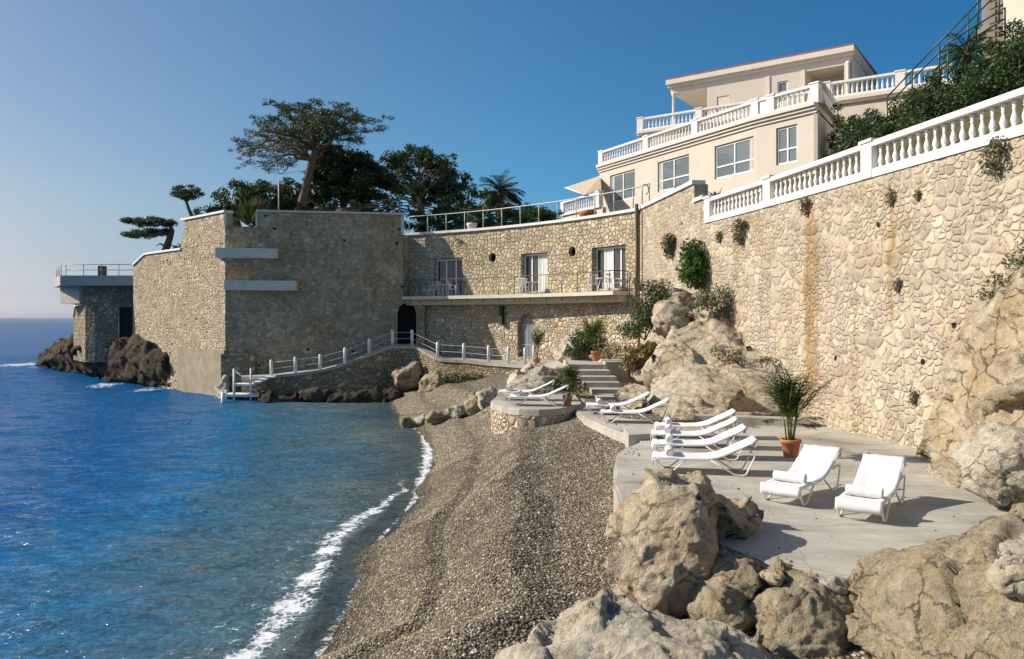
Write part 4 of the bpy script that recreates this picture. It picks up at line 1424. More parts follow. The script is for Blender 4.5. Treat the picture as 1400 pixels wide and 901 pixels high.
# thin reddish edging round the arched door
ar = []
for k in range(15):
    sc_ = (d2a + d2b) / 2; rr = (d2b - d2a) / 2 - 0.02
    a_ = PI * k / 14
    x, y, nx, ny = cv_pf(sc_ - rr * math.cos(a_))
    ar.append((x + nx * 0.0, y + ny * 0.0, 5.22 - (d2b - d2a) / 2 + rr * math.sin(a_)))
MB().tube(ar, 0.035, 6).build('door_arch', M['terracotta'], cb, True)
sx_ = s_at_px(cv_pf, cv_L, 688)
x, y, nx, ny = cv_pf(sx_)
v_ = MB().obox((x + nx * 0.16, y + ny * 0.16, 5.15), 0.24, 0.24, 1.05, (-ny, nx)).obox((x + nx * 0.16, y + ny * 0.16, 5.66), 0.3, 0.29, 0.06, (-ny, nx)).obox((x + nx * 0.16, y + ny * 0.16, 4.62), 0.28, 0.27, 0.05, (-ny, nx)).build('wall_box', M['dark_green_box'])
tag(v_, 'narrow dark green box fixed under the balcony left of the grey arched door', 'box')
pp = MB().tube([(6.32, 38.95, 10.75), (6.32, 38.95, 6.6), (6.3, 38.9, 5.2)], 0.09, 8).build('drainpipe', M['dark_metal'], None, True)
tag(pp, 'dark vertical drainpipe in the corner where curved building meets retaining wall', 'pipe')


def off_pts(pf, s0, s1, off, z, step=0.5):
    n = max(1, int((s1 - s0) / step))
    r = []
    for k in range(n + 1):
        x, y, nx, ny = pf(s0 + (s1 - s0) * k / n)
        r.append(Vector((x + nx * off, y + ny * off, z)))
    return r


bal = off_pts(cv_pf, 0.6, sR - 0.08, 1.08, 6.16)
bal.append(off_pts(cv_pf, sR - 0.08, sR - 0.07, 0.1, 6.16)[0])
railing('balcony_railing', 'slim dark balcony railing running in front of the three french windows', bal, 1.25, 1.25, M['dark_metal'], (1.0,), 0.024, 5, 0.25)
rt = off_pts(cv_pf, 0.15, cv_L, -0.22, 10.6) + [Vector((6.9, 38.6, 10.6))]
railing('roof_railing', 'grey metal railing along the curved roof terrace above the stone building', rt, 1.12, 1.45, M['grey_metal'], (1.0,), 0.032, 6)
lp = MB().tube([P(878, 279, 38), P(878, 255, 38), P(880, 252.5, 38), P(884, 252.5, 38), P(886.5, 256, 38), P(886.5, 263, 38), P(883, 266, 38)], 0.03, 6).build('ladder_hoop', M['grey_metal'], None, True)
tag(lp, 'curved metal hoop at the right end of the roof terrace railing', 'handrail')

# path fence of white posts
FP = [(370, 46.5, 1.46), (403, 46.5, 1.63), (437, 46.5, 1.80), (471, 46.5, 2.2), (504, 46.7, 2.74), (536, 47.3, 3.27), (563, 47.3, 3.27), (598, 45.7, 2.57), (634, 45.0, 2.52), (668, 44.1, 2.42), (695, 43.4, 2.38), (718, 42.8, 2.35), (730, 43.6, 2.45)]
fpv = [Vector(((p[0] - 700) / F * p[1], p[1] + 0.12, p[2])) for p in FP]
fe = thing('post_fence', 'row of white posts with thin rails along the path under the arched doors', 'fence', fpv[0])
for p in fpv:
    MB().tube([p, p + Vector((0, 0, 0.93)), p + Vector((0, 0, 0.97))], [0.09, 0.09, 0.05], 10).build('post', M['white_rail'], fe, True)
for q in (0.42, 0.80):
    MB().tube([p + Vector((0, 0, q)) for p in fpv], 0.010, 5).build('rail', M['white_rail'], fe, True)

# swimming platform with ladder
sp = thing('swim_ladder', 'white tubular swimming ladder and landing stage at the foot of the bastion', 'ladder', (-16.6, 46, 0))
Yp = 45.6
X_ = lambda px: (px - 700) / F * Yp
for px, z1, z0, r in [(305, 0.55, -0.6, 0.12), (360, 0.62, -0.3, 0.12), (320, 1.95, -0.3, 0.07), (343, 2.0, -0.3, 0.055), (309, 0.7, -0.4, 0.07)]:
    MB().tube([(X_(px), Yp, z0), (X_(px), Yp, z1)], r, 8).build('leg', M['white_rail'], sp, True)
MB().obox((X_(333), Yp + 0.55, 0.36), 2.5, 1.2, 0.14).obox((X_(333), Yp + 0.02, 0.02), 2.4, 0.06, 0.06).build('landing_stage', M['white_rail'], sp)
MB().obox((X_(332), Yp + 0.5, 0.98), 1.15, 1.0, 0.12).build('step', M['white_rail'], sp)
MB().tube([(X_(320), Yp, 1.9), (X_(343), Yp + 0.02, 1.02)], 0.025, 5).tube([(X_(343), Yp, 0.9), (X_(360), Yp, 0.2)], 0.025, 5).build('brace', M['white_rail'], sp, True)
for i, (px, z) in enumerate([(350, 1.12), (357, 1.28), (366, 1.42)]):
    MB().obox((X_(px), Yp + 0.6, z), 0.55, 0.9, 0.10).build('step', M['white_rail'], sp)

# ================================================================== RIGHT RETAINING WALL
rwt = thing('retaining_wall', 'high pale rubble retaining wall behind the sunbathing terrace', 'wall', (9, 20, DZ))
s1_, s2_ = s_at_px(rw_pf, rw_L, 949), s_at_px(rw_pf, rw_L, 963)


def rw_top(s):
    if s < s1_: return 10.5
    return 9.72 if s < s2_ else 8.72


wa = wall(rw_pf, 0, s1_, 1.0, 10.5, 0.8, (), 0.6)
for q in (wall(rw_pf, s1_, s2_, 1.0, 9.72, 0.8, (), 0.6), wall(rw_pf, s2_, rw_L, 1.0, 8.72, 0.8, (), 0.6)):
    b = len(wa.v); wa.v += q.v; wa.f += [tuple(i + b for i in t) for t in q.f]; wa.uv += q.uv
wa.build('masonry', M['stone_right'], rwt)
band(rw_pf, 0.05, s1_, 10.5, 10.66, 0.1, 0.5).build('coping', M['white_balustrade'], rwt)
band(rw_pf, s1_, s2_, 9.72, 9.86, 0.1, 0.5).build('coping', M['white_balustrade'], rwt)
sb0 = s2_ + 0.12
bp = [rw_pf(s)[:2] for s in np.linspace(sb0, rw_L, 40)]
bpts = [(x + rw_pf(s)[2] * -0.12, y + rw_pf(s)[3] * -0.12) for (x, y), s in zip(bp, np.linspace(sb0, rw_L, 40))]
ps = [0.2] + [s_at_px(rw_pf, rw_L, p) - sb0 for p in (1050, 1187)]
s4 = s_at_px(rw_pf, rw_L, 1470) - sb0
balustrade('long white balustrade of stout balusters topping the high retaining wall', bpts, 8.72, 0.96, ps + [s4], 0.285, 0.22, 0.14, 0.30, 0.46)

# ================================================================== VILLA
V0, V1, V2, V3 = (6.5, 57.0), (13.8, 43.3), (16.0, 40.2), (18.4, 43.9)
vl = thing('villa', 'beige seaside villa with stepped terraces and large windows above the cove', 'villa', (12, 50, 10))
v_pf, v_L = poly_path([V0, V1])
v2_pf, v2_L = poly_path([V1, V2])
v3_pf, v3_L = poly_path([V2, V3])
v0_pf, v0_L = poly_path([(11.5, 60.2), V0])
pxs = [(834, 868), (899, 942), (977, 1030)]
vs = [tuple(s_at_px(v_pf, v_L, p) for p in q) for q in pxs]
wall(v_pf, 0, v_L, 9.0, 15.75, 1.0, [rect_hole(a, b, 13.3, 15.3, 0.22) for a, b in vs], 0.2).build('wall', M['plaster'], vl)
w4 = tuple(s_at_px(v2_pf, v2_L, p) for p in (1061, 1090))
wall(v2_pf, 0, v2_L, 9.0, 15.75, 1.0, [rect_hole(*w4, 13.35, 15.4, 0.22)], 0.2).build('wall', M['plaster'], vl)
wall(v3_pf, 0, v3_L, 8.0, 15.75, 1.0, (), 0.2).build('wall', M['plaster'], vl)
wall(v0_pf, 0, v0_L, 8.0, 15.75, 1.0, (), 0.2).build('wall', M['plaster'], vl)
for (a, b) in vs:
    win(vl, v_pf, a + 0.01, b - 0.01, 13.32, 15.28, 0.14, (0.5,), (0.36,), 0.085, 'white', 'glass_sky', 'window', ((0.04, 0.13),) if a < 8 else ((0.87, 0.95),))
win(vl, v2_pf, w4[0] + 0.01, w4[1] - 0.01, 13.37, 15.38, 0.14, (0.5,), (0.40,), 0.085, 'white', 'glass_sky')
vc_pf, vc_L = poly_path([V0, V1, V2])
for z0, z1, o_ in ((15.75, 15.92, 0.10), (15.92, 16.08, 0.22), (16.08, 16.26, 0.34)):
    band(vc_pf, 0, vc_L, z0, z1, o_, 0.0, 1.0).build('cornice', M['cornice'], vl)
MB().prism([V0, V1, V2, V3, (22, 52), (21.0, 51.2), (9.8, 59.2), (11.5, 60.2)], 15.9, 16.25).build('terrace_floor', M['cornice'], vl)
vb_pts = [(x + 0.12, y + 0.06) for x, y in (V0, V1, V2)]
vb_pf, vb_L = poly_path(vb_pts)
vposts = [0.15] + [s_at_px(vb_pf, vb_L, p) for p in (885, 952)] + [vb_L - 3.95, vb_L - 2.9, vb_L - 0.2]
balustrade('white balustrade edging the lower terrace roof of the beige villa', vb_pts, 16.26, 1.02, vposts, 0.30, 0.18, 0.14, 0.30, 0.5, solid=((vb_L - 3.9, vb_L - 2.95),))
balustrade('short white balustrade on the shaded end side of the beige villa', [(V2[0] + 0.3, V2[1] + 0.2), (V3[0], V3[1])], 16.26, 1.02, [4.2], 0.30, 0.18, 0.14, 0.30, 0.5)
# storey set back behind it
T0, T1 = (9.8, 59.2), (21.3, 51.2)
t_pf, t_L = poly_path([T0, T1])
wall(t_pf, 0, t_L, 16.2, 18.95, 1.0, (), 0.3).build('setback_wall', M['plaster'], vl)
band(t_pf, -0.1, t_L, 18.95, 19.10, 0.15, 0.0).build('cornice', M['cornice'], vl)
band(t_pf, -0.1, t_L, 19.10, 19.28, 0.30, 0.0).build('cornice', M['cornice'], vl)
MB().prism([T0, T1, (26, 58), (14.5, 66)], 18.9, 19.26).build('terrace_floor', M['cornice'], vl)
balustrade('white balustrade of the upper set back terrace below the roof eave', [(T0[0] + 0.05, T0[1] + 0.08), (T1[0] + 0.05, T1[1] + 0.08)], 19.28, 1.05, [0.1, 4.8, 9.4, t_L - 0.2], 0.30, 0.18, 0.14, 0.30, 0.5)
# end wall of the set back storey on the left
MB().prism([T0, (10.4, 59.0), (15, 65.5), (14.5, 66)], 10.0, 18.93).build('setback_wall', M['plaster'], vl)
# top storey
U0, U1 = (12.5, 60.5), (23.4, 52.9)
u_pf, u_L = poly_path([U0, U1])
ua, ub_ = s_at_px(u_pf, u_L, 968), s_at_px(u_pf, u_L, 1158)
da, db_ = s_at_px(u_pf, u_L, 980), s_at_px(u_pf, u_L, 997)
wa_, wb_ = s_at_px(u_pf, u_L, 1063), s_at_px(u_pf, u_L, 1077)
la, lb = s_at_px(u_pf, u_L, 1102), s_at_px(u_pf, u_L, 1154)
wall(u_pf, ua, u_L, 19.27, 22.62, 1.0, [rect_hole(da, db_, 19.3, 21.75, 0.10), rect_hole(wa_, wb_, 20.55, 22.1, 0.18), rect_hole(la, lb, 19.3, 22.5, 2.4)], 0.08).build('upper_wall', M['plaster'], vl)
win(vl, u_pf, wa_ + 0.01, wb_ - 0.01, 20.57, 22.08, 0.12, (), (0.5,), 0.08, 'white', 'glass_sky')
x0, y0, nx, ny = u_pf((da + db_) / 2)
MB().obox((x0 - nx * 0.08, y0 - ny * 0.08, 20.5), db_ - da, 0.04, 2.5, (-ny, nx)).build('shutter', M['cornice'], vl)
x0, y0, nx, ny = u_pf((la + lb) / 2)
MB().obox((x0 - nx * 2.42, y0 - ny * 2.42, 20.9), lb - la + 0.4, 0.06, 3.3, (-ny, nx)).build('loggia_wall', M['plaster'], vl)
for px in (1050, 1098):
    s_ = s_at_px(u_pf, u_L, px)
    band(u_pf, s_ - 0.14, s_ + 0.14, 19.27, 22.62, 0.07, 0.0).build('pilaster', M['cornice'], vl)
xa, ya, nx, ny = u_pf(ua)
inn = Vector((-nx, -ny))
MB().prism([(xa, ya), (xa - ny * -0.05, ya + nx * -0.05 + 0.02), (xa + inn.x * 7, ya + inn.y * 7 + 0.05), (xa + inn.x * 7 - 0.1, ya + inn.y * 7)], 19.27, 22.6).build('loggia_wall', M['plaster'], vl)
xa, ya, nx, ny = u_pf(0.25)
MB().lathe([(0.17, 0), (0.17, 0.12), (0.13, 0.16), (0.12, 3.1), (0.16, 3.2), (0.17, 3.36)], (xa, ya, 19.27), 12).build('column', M['cornice'], vl, True)
xe, ye, nx, ny = u_pf(u_L - 0.2)
MB().lathe([(0.17, 0), (0.17, 0.12), (0.13, 0.16), (0.12, 3.1), (0.16, 3.2), (0.17, 3.36)], (xe + nx * 0.12, ye + ny * 0.12, 19.27), 12).build('column', M['cornice'], vl, True)


def foot(o, back=8.5, e=0.0):
    xa, ya, nx, ny = u_pf(-e); xb, yb, _, _ = u_pf(u_L + e)
    return [(xa + nx * o, ya + ny * o), (xb + nx * o, yb + ny * o), (xb - nx * back, yb - ny * back), (xa - nx * back, ya - ny * back)]


MB().prism(foot(0.0), 22.62, 23.06).build('entablature', M['cornice'], vl)
MB().prism(foot(0.26, 8.6, 0.15), 23.06, 23.24).build('cornice', M['cornice'], vl)
MB().prism(foot(0.48, 8.7, 0.22), 23.24, 23.62).build('cornice', M['cornice'], vl)
fo_ = foot(0.50, 8.7, 0.24)
MB().prism(fo_, 23.62, [23.70, 23.70, 23.95, 23.95]).build('roof', M['rooftile'], vl)
xb, yb, nx, ny = u_pf(u_L)
MB().prism([(xb - 0.05, yb - 0.1), (xb + 0.1, yb), (xb - nx * 8, yb - ny * 8), (xb - nx * 8 - 0.2, yb - ny * 8)], 19.27, 22.6).build('end_wall', M['plaster'], vl)
# terrace wing to the right with its own balustrade
W0, W1 = (20.4, 50.3), (26.6, 46.3)
w_pf, w_L = poly_path([W0, W1])
wg = thing('terrace_wing', 'beige terrace wing with a moulded cornice right of the villa', 'building', (23, 49, 12))
wall(w_pf, 0, w_L, 11.0, 18.8, 1.0, (), 0.4).build('wall', M['plaster'], wg)
band(w_pf, 0, w_L, 18.8, 18.98, 0.12, 0.4).build('cornice', M['cornice'], wg)
band(w_pf, 0, w_L, 18.98, 19.2, 0.28, 0.4).build('cornice', M['cornice'], wg)
MB().prism([W0, W1, (30, 53), (24, 57)], 18.6, 19.15).build('terrace_floor', M['cornice'], wg)
balustrade('white balustrade on the terrace wing running right from the villa', [(W0[0], W0[1] + 0.1), (W1[0], W1[1] + 0.1)], 19.2, 1.12, [0.2, s_at_px(w_pf, w_L, 1232)], 0.30, 0.20, 0.14, 0.30, 0.55)
# garden terrace and awning at the left end
gt = MB().bar((3.8, 56.3, 11.2), (6.2, 51.5, 11.2), 0.3, 2.4).build('garden_wall', M['plaster']); tag(gt, 'low beige garden wall under the awning left of the villa', 'wall')
balustrade('short white balustrade under the beige awning left of the villa', [(3.7, 56.2), (6.0, 51.6)], 12.4, 1.05, [0.2, 4.9], 0.30, 0.18, 0.14, 0.28, 0.4)
aw = thing('awning', 'beige cloth awning stretched out from the left end of the villa', 'awning', (5, 56, 14))
q = [P(821, 241, 57.5), P(773, 257, 56.0), P(800, 267, 52.5), P(822, 259, 54.0)]
m = MB()
up = Vector((0, 0, 0.05))
m.face([q[0] + up, q[1] + up, q[2] + up, q[3] + up]); m.face([q[3], q[2], q[1], q[0]])
for i in range(4):
    j = (i + 1) % 4
    m.face([q[i], q[j], q[j] + up, q[i] + up])
m.build('cloth', M['awning'], aw)
MB().tube([q[1] + up * 0.5, q[2] + up * 0.5], 0.05, 6).build('front_bar', M['white'], aw, True)

# plain house, stair and rails at the upper right
hs = thing('hill_house', 'plain pale house wall with a dark louvred recess at the top of the slope', 'house', (23.5, 34, 14))
MB().prism([(21.75, 34.0), (24, 28.5), (33, 28.5), (36, 40), (29, 43)], 10, 30).build('wall', M['plaster'], hs)
MB().prism([(21.4, 35.0), (22.4, 34.6), (27.5, 41), (26.8, 42)], 10, 22.0).build('side_wall', M['plaster'], hs)
lm = MB()
for k in range(16):
    lm.obox((21.75, 34.45, 16.4 + k * 0.33), 0.7, 0.12, 0.22, (0.35, -0.94))
lm.build('louvre', M['dark_metal'], hs)
railing('stair_railing', 'dark green railing climbing the steep planted slope beside the villa', [P(1213, 160, 36), P(1283, 88, 34), P(1366, 6, 32)], 0.95, 1.5, M['green_metal'], (1.0, 0.55), 0.035, 5, 0.8)
railing('stair_railing', 'dark green railing on the landing beside the pale house at the top right', [P(1296, 92, 31.5), P(1345, 62, 31.5), P(1374, 44, 31.5)], 1.0, 1.2, M['green_metal'], (1.0, 0.55), 0.035, 5, 0.6)
pl_ = MB().tube([P(1337, 60, 34.5), P(1337, -30, 34.5)], 0.05, 6).build('green_pole', M['green_metal'], None, True); tag(pl_, 'thin dark green pole rising at the top right', 'pole')
stp = MB().bar(P(1331, 58, 33.4), P(1345, 43, 33.2), 1.0, 0.25).build('stair_slab', M['concrete_ledge']); tag(stp, 'sloping pale concrete stair slab seen behind the green railing', 'stairs')

# ================================================================== ROCKS
rock('boulder', 'tall tan pinnacle boulder standing at the front left corner of the terrace', 'boulder', [
    pts_px([(920, 637, 11.3), (906, 646, 11.0), (936, 650, 11.4), (880, 688, 10.9), (851, 716, 10.8), (846, 772, 10.4), (848, 806, 10.3), (872, 832, 10.2), (932, 832, 10.0), (976, 815, 10.1), (984, 742, 10.3), (972, 690, 11.0), (930, 690, 10.5), (895, 725, 10.2), (958, 765, 9.9), (900, 700, 12.2), (955, 700, 12.2), (870, 810, 11.8), (980, 790, 11.6)]),
    pts_px([(938, 656, 11.5), (985, 670, 11.8), (1036, 700, 11.8), (1044, 715, 11.6), (1000, 735, 11.2), (980, 748, 10.9), (960, 690, 11.0), (1000, 700, 12.4), (960, 720, 12.3)])], 0.032, M['rock_tan'], 3, 0.10, 0.95)
rock('boulder', 'narrow split boulder wedged below the front edge of the terrace', 'boulder', [pts_px([(978, 740, 10.5), (1030, 764, 10.2), (1046, 786, 9.95), (1030, 850, 9.5), (1012, 872, 9.3), (975, 852, 9.4), (958, 835, 9.6), (966, 800, 9.9), (1000, 800, 9.4), (985, 800, 11), (1040, 830, 10.8), (990, 880, 10.6)])], 0.028, M['rock_olive'], 8, 0.08, 1.6)
rock('boulder', 'broad pitted olive boulder under the rounded front edge of the terrace', 'boulder', [pts_px([(1040, 805, 9.5), (1060, 782, 9.85), (1120, 790, 9.65), (1172, 798, 9.45), (1184, 845, 9.2), (1180, 910, 8.8), (1120, 925, 8.5), (1060, 918, 8.6), (1036, 860, 9.1), (1080, 832, 8.9), (1140, 842, 8.8), (1060, 800, 10.6), (1180, 820, 10.4), (1060, 940, 10), (1180, 940, 10)])], 0.030, M['rock_olive'], 12, 0.10, 1.5, 0.08, 0.035)
rock('stone', 'small orange stone jammed between the terrace edge and the olive boulder', 'stone', [pts_px([(1046, 782, 9.6), (1060, 776, 9.7), (1072, 786, 9.6), (1068, 800, 9.5), (1050, 803, 9.45), (1060, 790, 9.3), (1060, 785, 10)])], 0.02, M['rock_tan'], 15, 0.03, 3)
rock('stone', 'small grey stone lying in the gap beside the big right boulder', 'stone', [pts_px([(1120, 795, 9.4), (1150, 788, 9.5), (1166, 800, 9.4), (1158, 812, 9.3), (1126, 812, 9.2), (1140, 798, 9.9)])], 0.02, M['rock_grey'], 16, 0.03, 3)
rock('boulder', 'huge smooth olive brown boulder filling the lower right corner', 'boulder', [pts_px([(1182, 797, 8.9), (1179, 832, 8.7), (1196, 915, 8.0), (1212, 770, 8.9), (1302, 733, 8.6), (1372, 704, 8.6), (1445, 685, 8.6), (1300, 800, 7.7), (1250, 855, 7.7), (1380, 780, 7.3), (1480, 760, 7.2), (1250, 990, 7.2), (1400, 960, 6.5), (1500, 1000, 6.2), (1262, 775, 9.8), (1400, 718, 10), (1500, 700, 10), (1200, 840, 9.6)])], 0.034, M['rock_olive'], 21, 0.11, 0.75, 0.09, 0.02, strat=(1, 1, 1.2))
rock('boulder', 'pale grey slab of rock leaning on the huge olive boulder at the right edge', 'boulder', [pts_px([(1350, 745, 7.5), (1400, 728, 7.5), (1455, 735, 7.4), (1368, 792, 7.05), (1396, 806, 6.95), (1455, 802, 6.9), (1400, 745, 8.3), (1455, 750, 8.2), (1370, 780, 8.0)])], 0.024, M['rock_grey'], 24, 0.05, 1.6, 0.03)
rock('boulder', 'low pale grey rock in the foreground at the bottom edge of the beach', 'boulder', [pts_px([(688, 908, 8.2), (735, 872, 8.4), (790, 840, 8.5), (830, 832, 8.6), (870, 842, 8.8), (920, 846, 8.8), (985, 862, 8.7), (1040, 890, 8.5), (1062, 912, 8.3), (850, 890, 7.7), (950, 900, 7.5), (700, 985, 7.2), (1060, 1000, 7.0), (850, 1050, 6.6), (760, 872, 9.3), (900, 862, 9.6), (1000, 880, 9.4)])], 0.030, M['rock_grey'], 31, 0.15, 1.35, 0.10, 0.035, strat=(1, 1, 1.2))
rock('boulder', 'pale jagged rock on the terrace beside the foot of the cliff', 'boulder', [
    pts_px([(1322, 604, 13.6), (1345, 590, 13.6), (1400, 597, 13.4), (1450, 600, 13), (1326, 652, 13.6), (1345, 690, 13.0), (1400, 693, 12.8), (1450, 690, 12.4), (1370, 640, 12.6), (1350, 600, 14.8), (1450, 600, 14.5), (1450, 640, 12.2)])], 0.034, M['rock_grey'], 37, 0.14, 1.3)
rock('boulder', 'low broken rock between the two near loungers and the cliff', 'boulder', [pts_px([(1262, 640, 16.2), (1290, 632, 16.2), (1325, 640, 15.6), (1335, 668, 14.4), (1320, 676, 14.0), (1290, 660, 14.8), (1275, 650, 15.3), (1300, 640, 16.6)])], 0.034, M['rock_tan'], 39, 0.08, 1.8)
rock('cliff', 'tan rock cliff leaning against the retaining wall at the right edge', 'cliff', [
    pts_px([(1408, 362, 14.4), (1347, 408, 15.7), (1314, 452, 16.4), (1302, 510, 16.4), (1302, 560, 16.3), (1340, 556, 15.0), (1400, 522, 13.8), (1460, 500, 12.8), (1400, 425, 13.9), (1480, 335, 12.8), (1350, 450, 17.3), (1450, 400, 15.5), (1450, 560, 15), (1410, 366, 15.8), (1480, 340, 14.8), (1450, 560, 16.0)]),
    pts_px([(1312, 472, 16.5), (1292, 545, 16.8), (1266, 598, 17.3), (1250, 618, 17.8), (1275, 640, 16.5), (1330, 640, 15.2), (1400, 622, 14.0), (1460, 600, 13.2), (1340, 566, 15.3), (1400, 575, 14.2), (1300, 600, 18.2), (1450, 560, 15.3), (1450, 600, 16.0)])], 0.045, M['rock_tan'], 44, 0.15, 0.8)
rock('rock_outcrop', 'great fractured limestone outcrop climbing against the retaining wall behind the loungers', 'rock outcrop', [
    pts_px([(888, 547, 25.5), (890, 568, 24.9), (930, 577, 24), (1000, 578, 23.7), (1060, 572, 24.0), (1092, 560, 24.2), (1082, 532, 24.8), (1064, 508, 25.5), (1010, 490, 26.8), (960, 497, 27), (910, 520, 26.5), (960, 532, 24.8), (900, 520, 30), (1056, 520, 26.4)]),
    pts_px([(893, 520, 27.2), (898, 482, 28), (920, 457, 28.5), (960, 442, 28.8), (1003, 454, 28.2), (1058, 492, 26.0), (1010, 507, 26.2), (950, 517, 26.2), (920, 470, 32), (1000, 460, 29.2)]),
    pts_px([(893, 452, 29.6), (898, 420, 30.2), (921, 396, 31), (943, 402, 31), (945, 452, 29.6), (915, 432, 29.4), (920, 402, 33.5), (900, 452, 33)]),
    pts_px([(948, 450, 29), (951, 404, 30.5), (985, 396, 30), (1010, 420, 28.8), (1014, 457, 28.2), (980, 442, 28.6), (985, 402, 30.6)]),
    pts_px([(842, 550, 27), (856, 530, 27.5), (885, 532, 27), (893, 562, 25.4), (880, 570, 25.2), (848, 560, 26.2), (870, 532, 29)]),
    pts_px([(862, 486, 31), (885, 470, 31.5), (900, 480, 30), (900, 525, 28.5), (870, 520, 29), (880, 490, 33)])], 0.075, M['rock_crop'], 51, 0.26, 0.7, 0.12, 0.03, strat=(0.75, 0.75, 1.9), dip=-28, ck=1.1)
rock('boulder', 'striated rock beside the grey arched door behind the potted shrub', 'boulder', [pts_px([(760, 494, 38.5), (766, 470, 39.5), (784, 453, 40), (806, 456, 39.5), (812, 478, 38.6), (802, 492, 38), (780, 470, 38), (790, 470, 42)])], 0.07, M['rock_grey'], 58, 0.14, 1.2)
rock('boulder', 'striped grey rock behind the two loungers on the round platform', 'boulder', [pts_px([(684, 541, 31), (700, 516, 32), (720, 502, 33), (745, 500, 33), (762, 520, 32), (756, 545, 30.8), (720, 538, 30.4), (722, 507, 35), (755, 520, 34)])], 0.05, M['rock_grey'], 61, 0.15, 1.2)
for i, (px, py, w_, h_, lab) in enumerate([(557, 576, 15, 14, 'small wet rock at the water edge, first of the rock line across the cove'), (575, 571, 16, 9, 'flat pale rock second from the water in the line across the cove'), (601, 567, 24, 14, 'broad low rock in the middle of the line across the cove beach'),
                                       (627, 560, 24, 14, 'dark rounded rock inland of the broad low rock in the cove line'), (650, 552, 27, 22, 'upright grey rock left of the round platform, second tallest of the line'), (667, 545, 22, 32, 'tallest upright rock touching the left side of the round platform'), (588, 576, 12, 8, 'tiny pale rock in front of the flat pale rock in the cove line')]):
    c = np.array([(px - 700) / F, 1, 0]); z0 = [0.1, 0.3, 0.55, 0.8, 1.0, 1.2, 0.2][i]
    Yr = (H - z0) * F / (py + h_ * 0.3 - 434)
    ww_, hh_ = w_ * Yr / F, h_ * Yr / F
    rr_ = random.Random(i)
    pts = [Vector((c[0] * Yr + ww_ * 0.55 * math.cos(a) * rr_.uniform(0.8, 1.1), Yr + ww_ * 0.5 * math.sin(a) * rr_.uniform(0.8, 1.1), z0 - 0.3 + zz * hh_ * rr_.uniform(0.85, 1.1) + 0.1)) for a in np.arange(0, 6.2, 0.9) for zz in (0.0, 0.8)] + [Vector((c[0] * Yr + 0.1 * ww_, Yr, z0 - 0.1 + hh_))]
    rock('rock', lab, 'rock', [pts], 0.05, M['rock_grey'] if i % 2 else M['rock_olive'], 70 + i, 0.10, 1.8, group='rocks across the cove beach')
# rocks at the foot of the path wall
for i, (px, py, Yr, w_, h_, lab) in enumerate([(385, 550, 45.6, 50, 9, 'low dark rock at the waterline right of the swimming ladder'), (430, 544, 45.9, 40, 12, 'low dark rock under the path, second along from the swimming ladder'), (478, 547, 45.5, 46, 10, 'flat wet rock at the waterline, third along from the swimming ladder'), (512, 543, 45.9, 38, 13, 'low dark rock under the path, fourth along from the swimming ladder'),
                                               (556, 518, 46.4, 30, 20, 'rough lit rock below the dark arched doorway'), (592, 524, 44.8, 24, 14, 'pale rock at the foot of the path wall beside the dark bush'), (536, 546, 45.8, 30, 14, 'small dark rock where the cove beach meets the water')]):
    rr_ = random.Random(20 + i)
    ww_, hh_ = w_ * Yr / F, h_ * Yr / F
    x0 = (px - 700) / F * Yr; z0 = H + (434 - py) / F * Yr
    pts = [Vector((x0 + ww_ * 0.6 * math.cos(a) * rr_.uniform(0.8, 1.1), Yr + 0.6 * math.sin(a), z0 - 0.5 + zz)) for a in np.arange(0, 6.2, 0.8) for zz in (0, 0.5 + hh_ * rr_.uniform(0.4, 0.7))] + [Vector((x0 + rr_.uniform(-.2, .2) * ww_, Yr + 0.1, z0 + hh_))]
    rock('rock', lab, 'rock', [pts], 0.08, M['rock_olive'] if i in (4, 5) else M['rock_sea'], 90 + i, 0.16, 1.3, group='rocks below the path')
rock('shore_rocks', 'dark jagged shore rocks under the lookout pavilion at the far left', 'rocks', [
    pts_px([(48, 497, 80), (62, 490, 80), (98, 467, 66), (122, 466, 64), (132, 512, 66), (90, 506, 72), (60, 501, 80), (80, 470, 90), (70, 505, 79)]),
    pts_px([(94, 466, 64), (150, 468, 60), (186, 469, 58), (186, 527, 57.5), (140, 516, 62), (106, 506, 66), (90, 492, 68), (150, 470, 72)]),
    pts_px([(176, 468, 57), (215, 467, 56), (246, 478, 54.2), (251, 532, 53.4), (215, 531, 55.5), (180, 524, 58), (200, 490, 54.5), (215, 470, 62)])], 0.20, M['rock_sea'], 120, 0.30, 0.7, 0.22, 0.12)
rock('rock', 'small pale crusted rock at the foot of the bastion corner beside the ladder', 'rock', [pts_px([(296, 548, 47.2), (300, 525, 47.4), (309, 510, 47.6), (314, 540, 47.2), (306, 556, 46.6), (305, 530, 48)])], 0.07, M['rock_grey'], 130, 0.12, 1.6)


# ================================================================== LOUNGERS AND TOWELS
def sling_profile(n=22):
    """(y, z) along the lounger from foot to head"""
    key = [(0.0, 0.335), (0.35, 0.345), (0.8, 0.335), (1.12, 0.345), (1.30, 0.385), (1.60, 0.535), (1.90, 0.685), (2.02, 0.74)]
    ky, kz = zip(*key)
    s = np.linspace(0, 2.02, n)
    z = np.interp(s, ky, kz)
    for _ in range(3):
        z[1:-1] = (z[:-2] + 2 * z[1:-1] + z[2:]) / 4
    return list(zip(s, z))


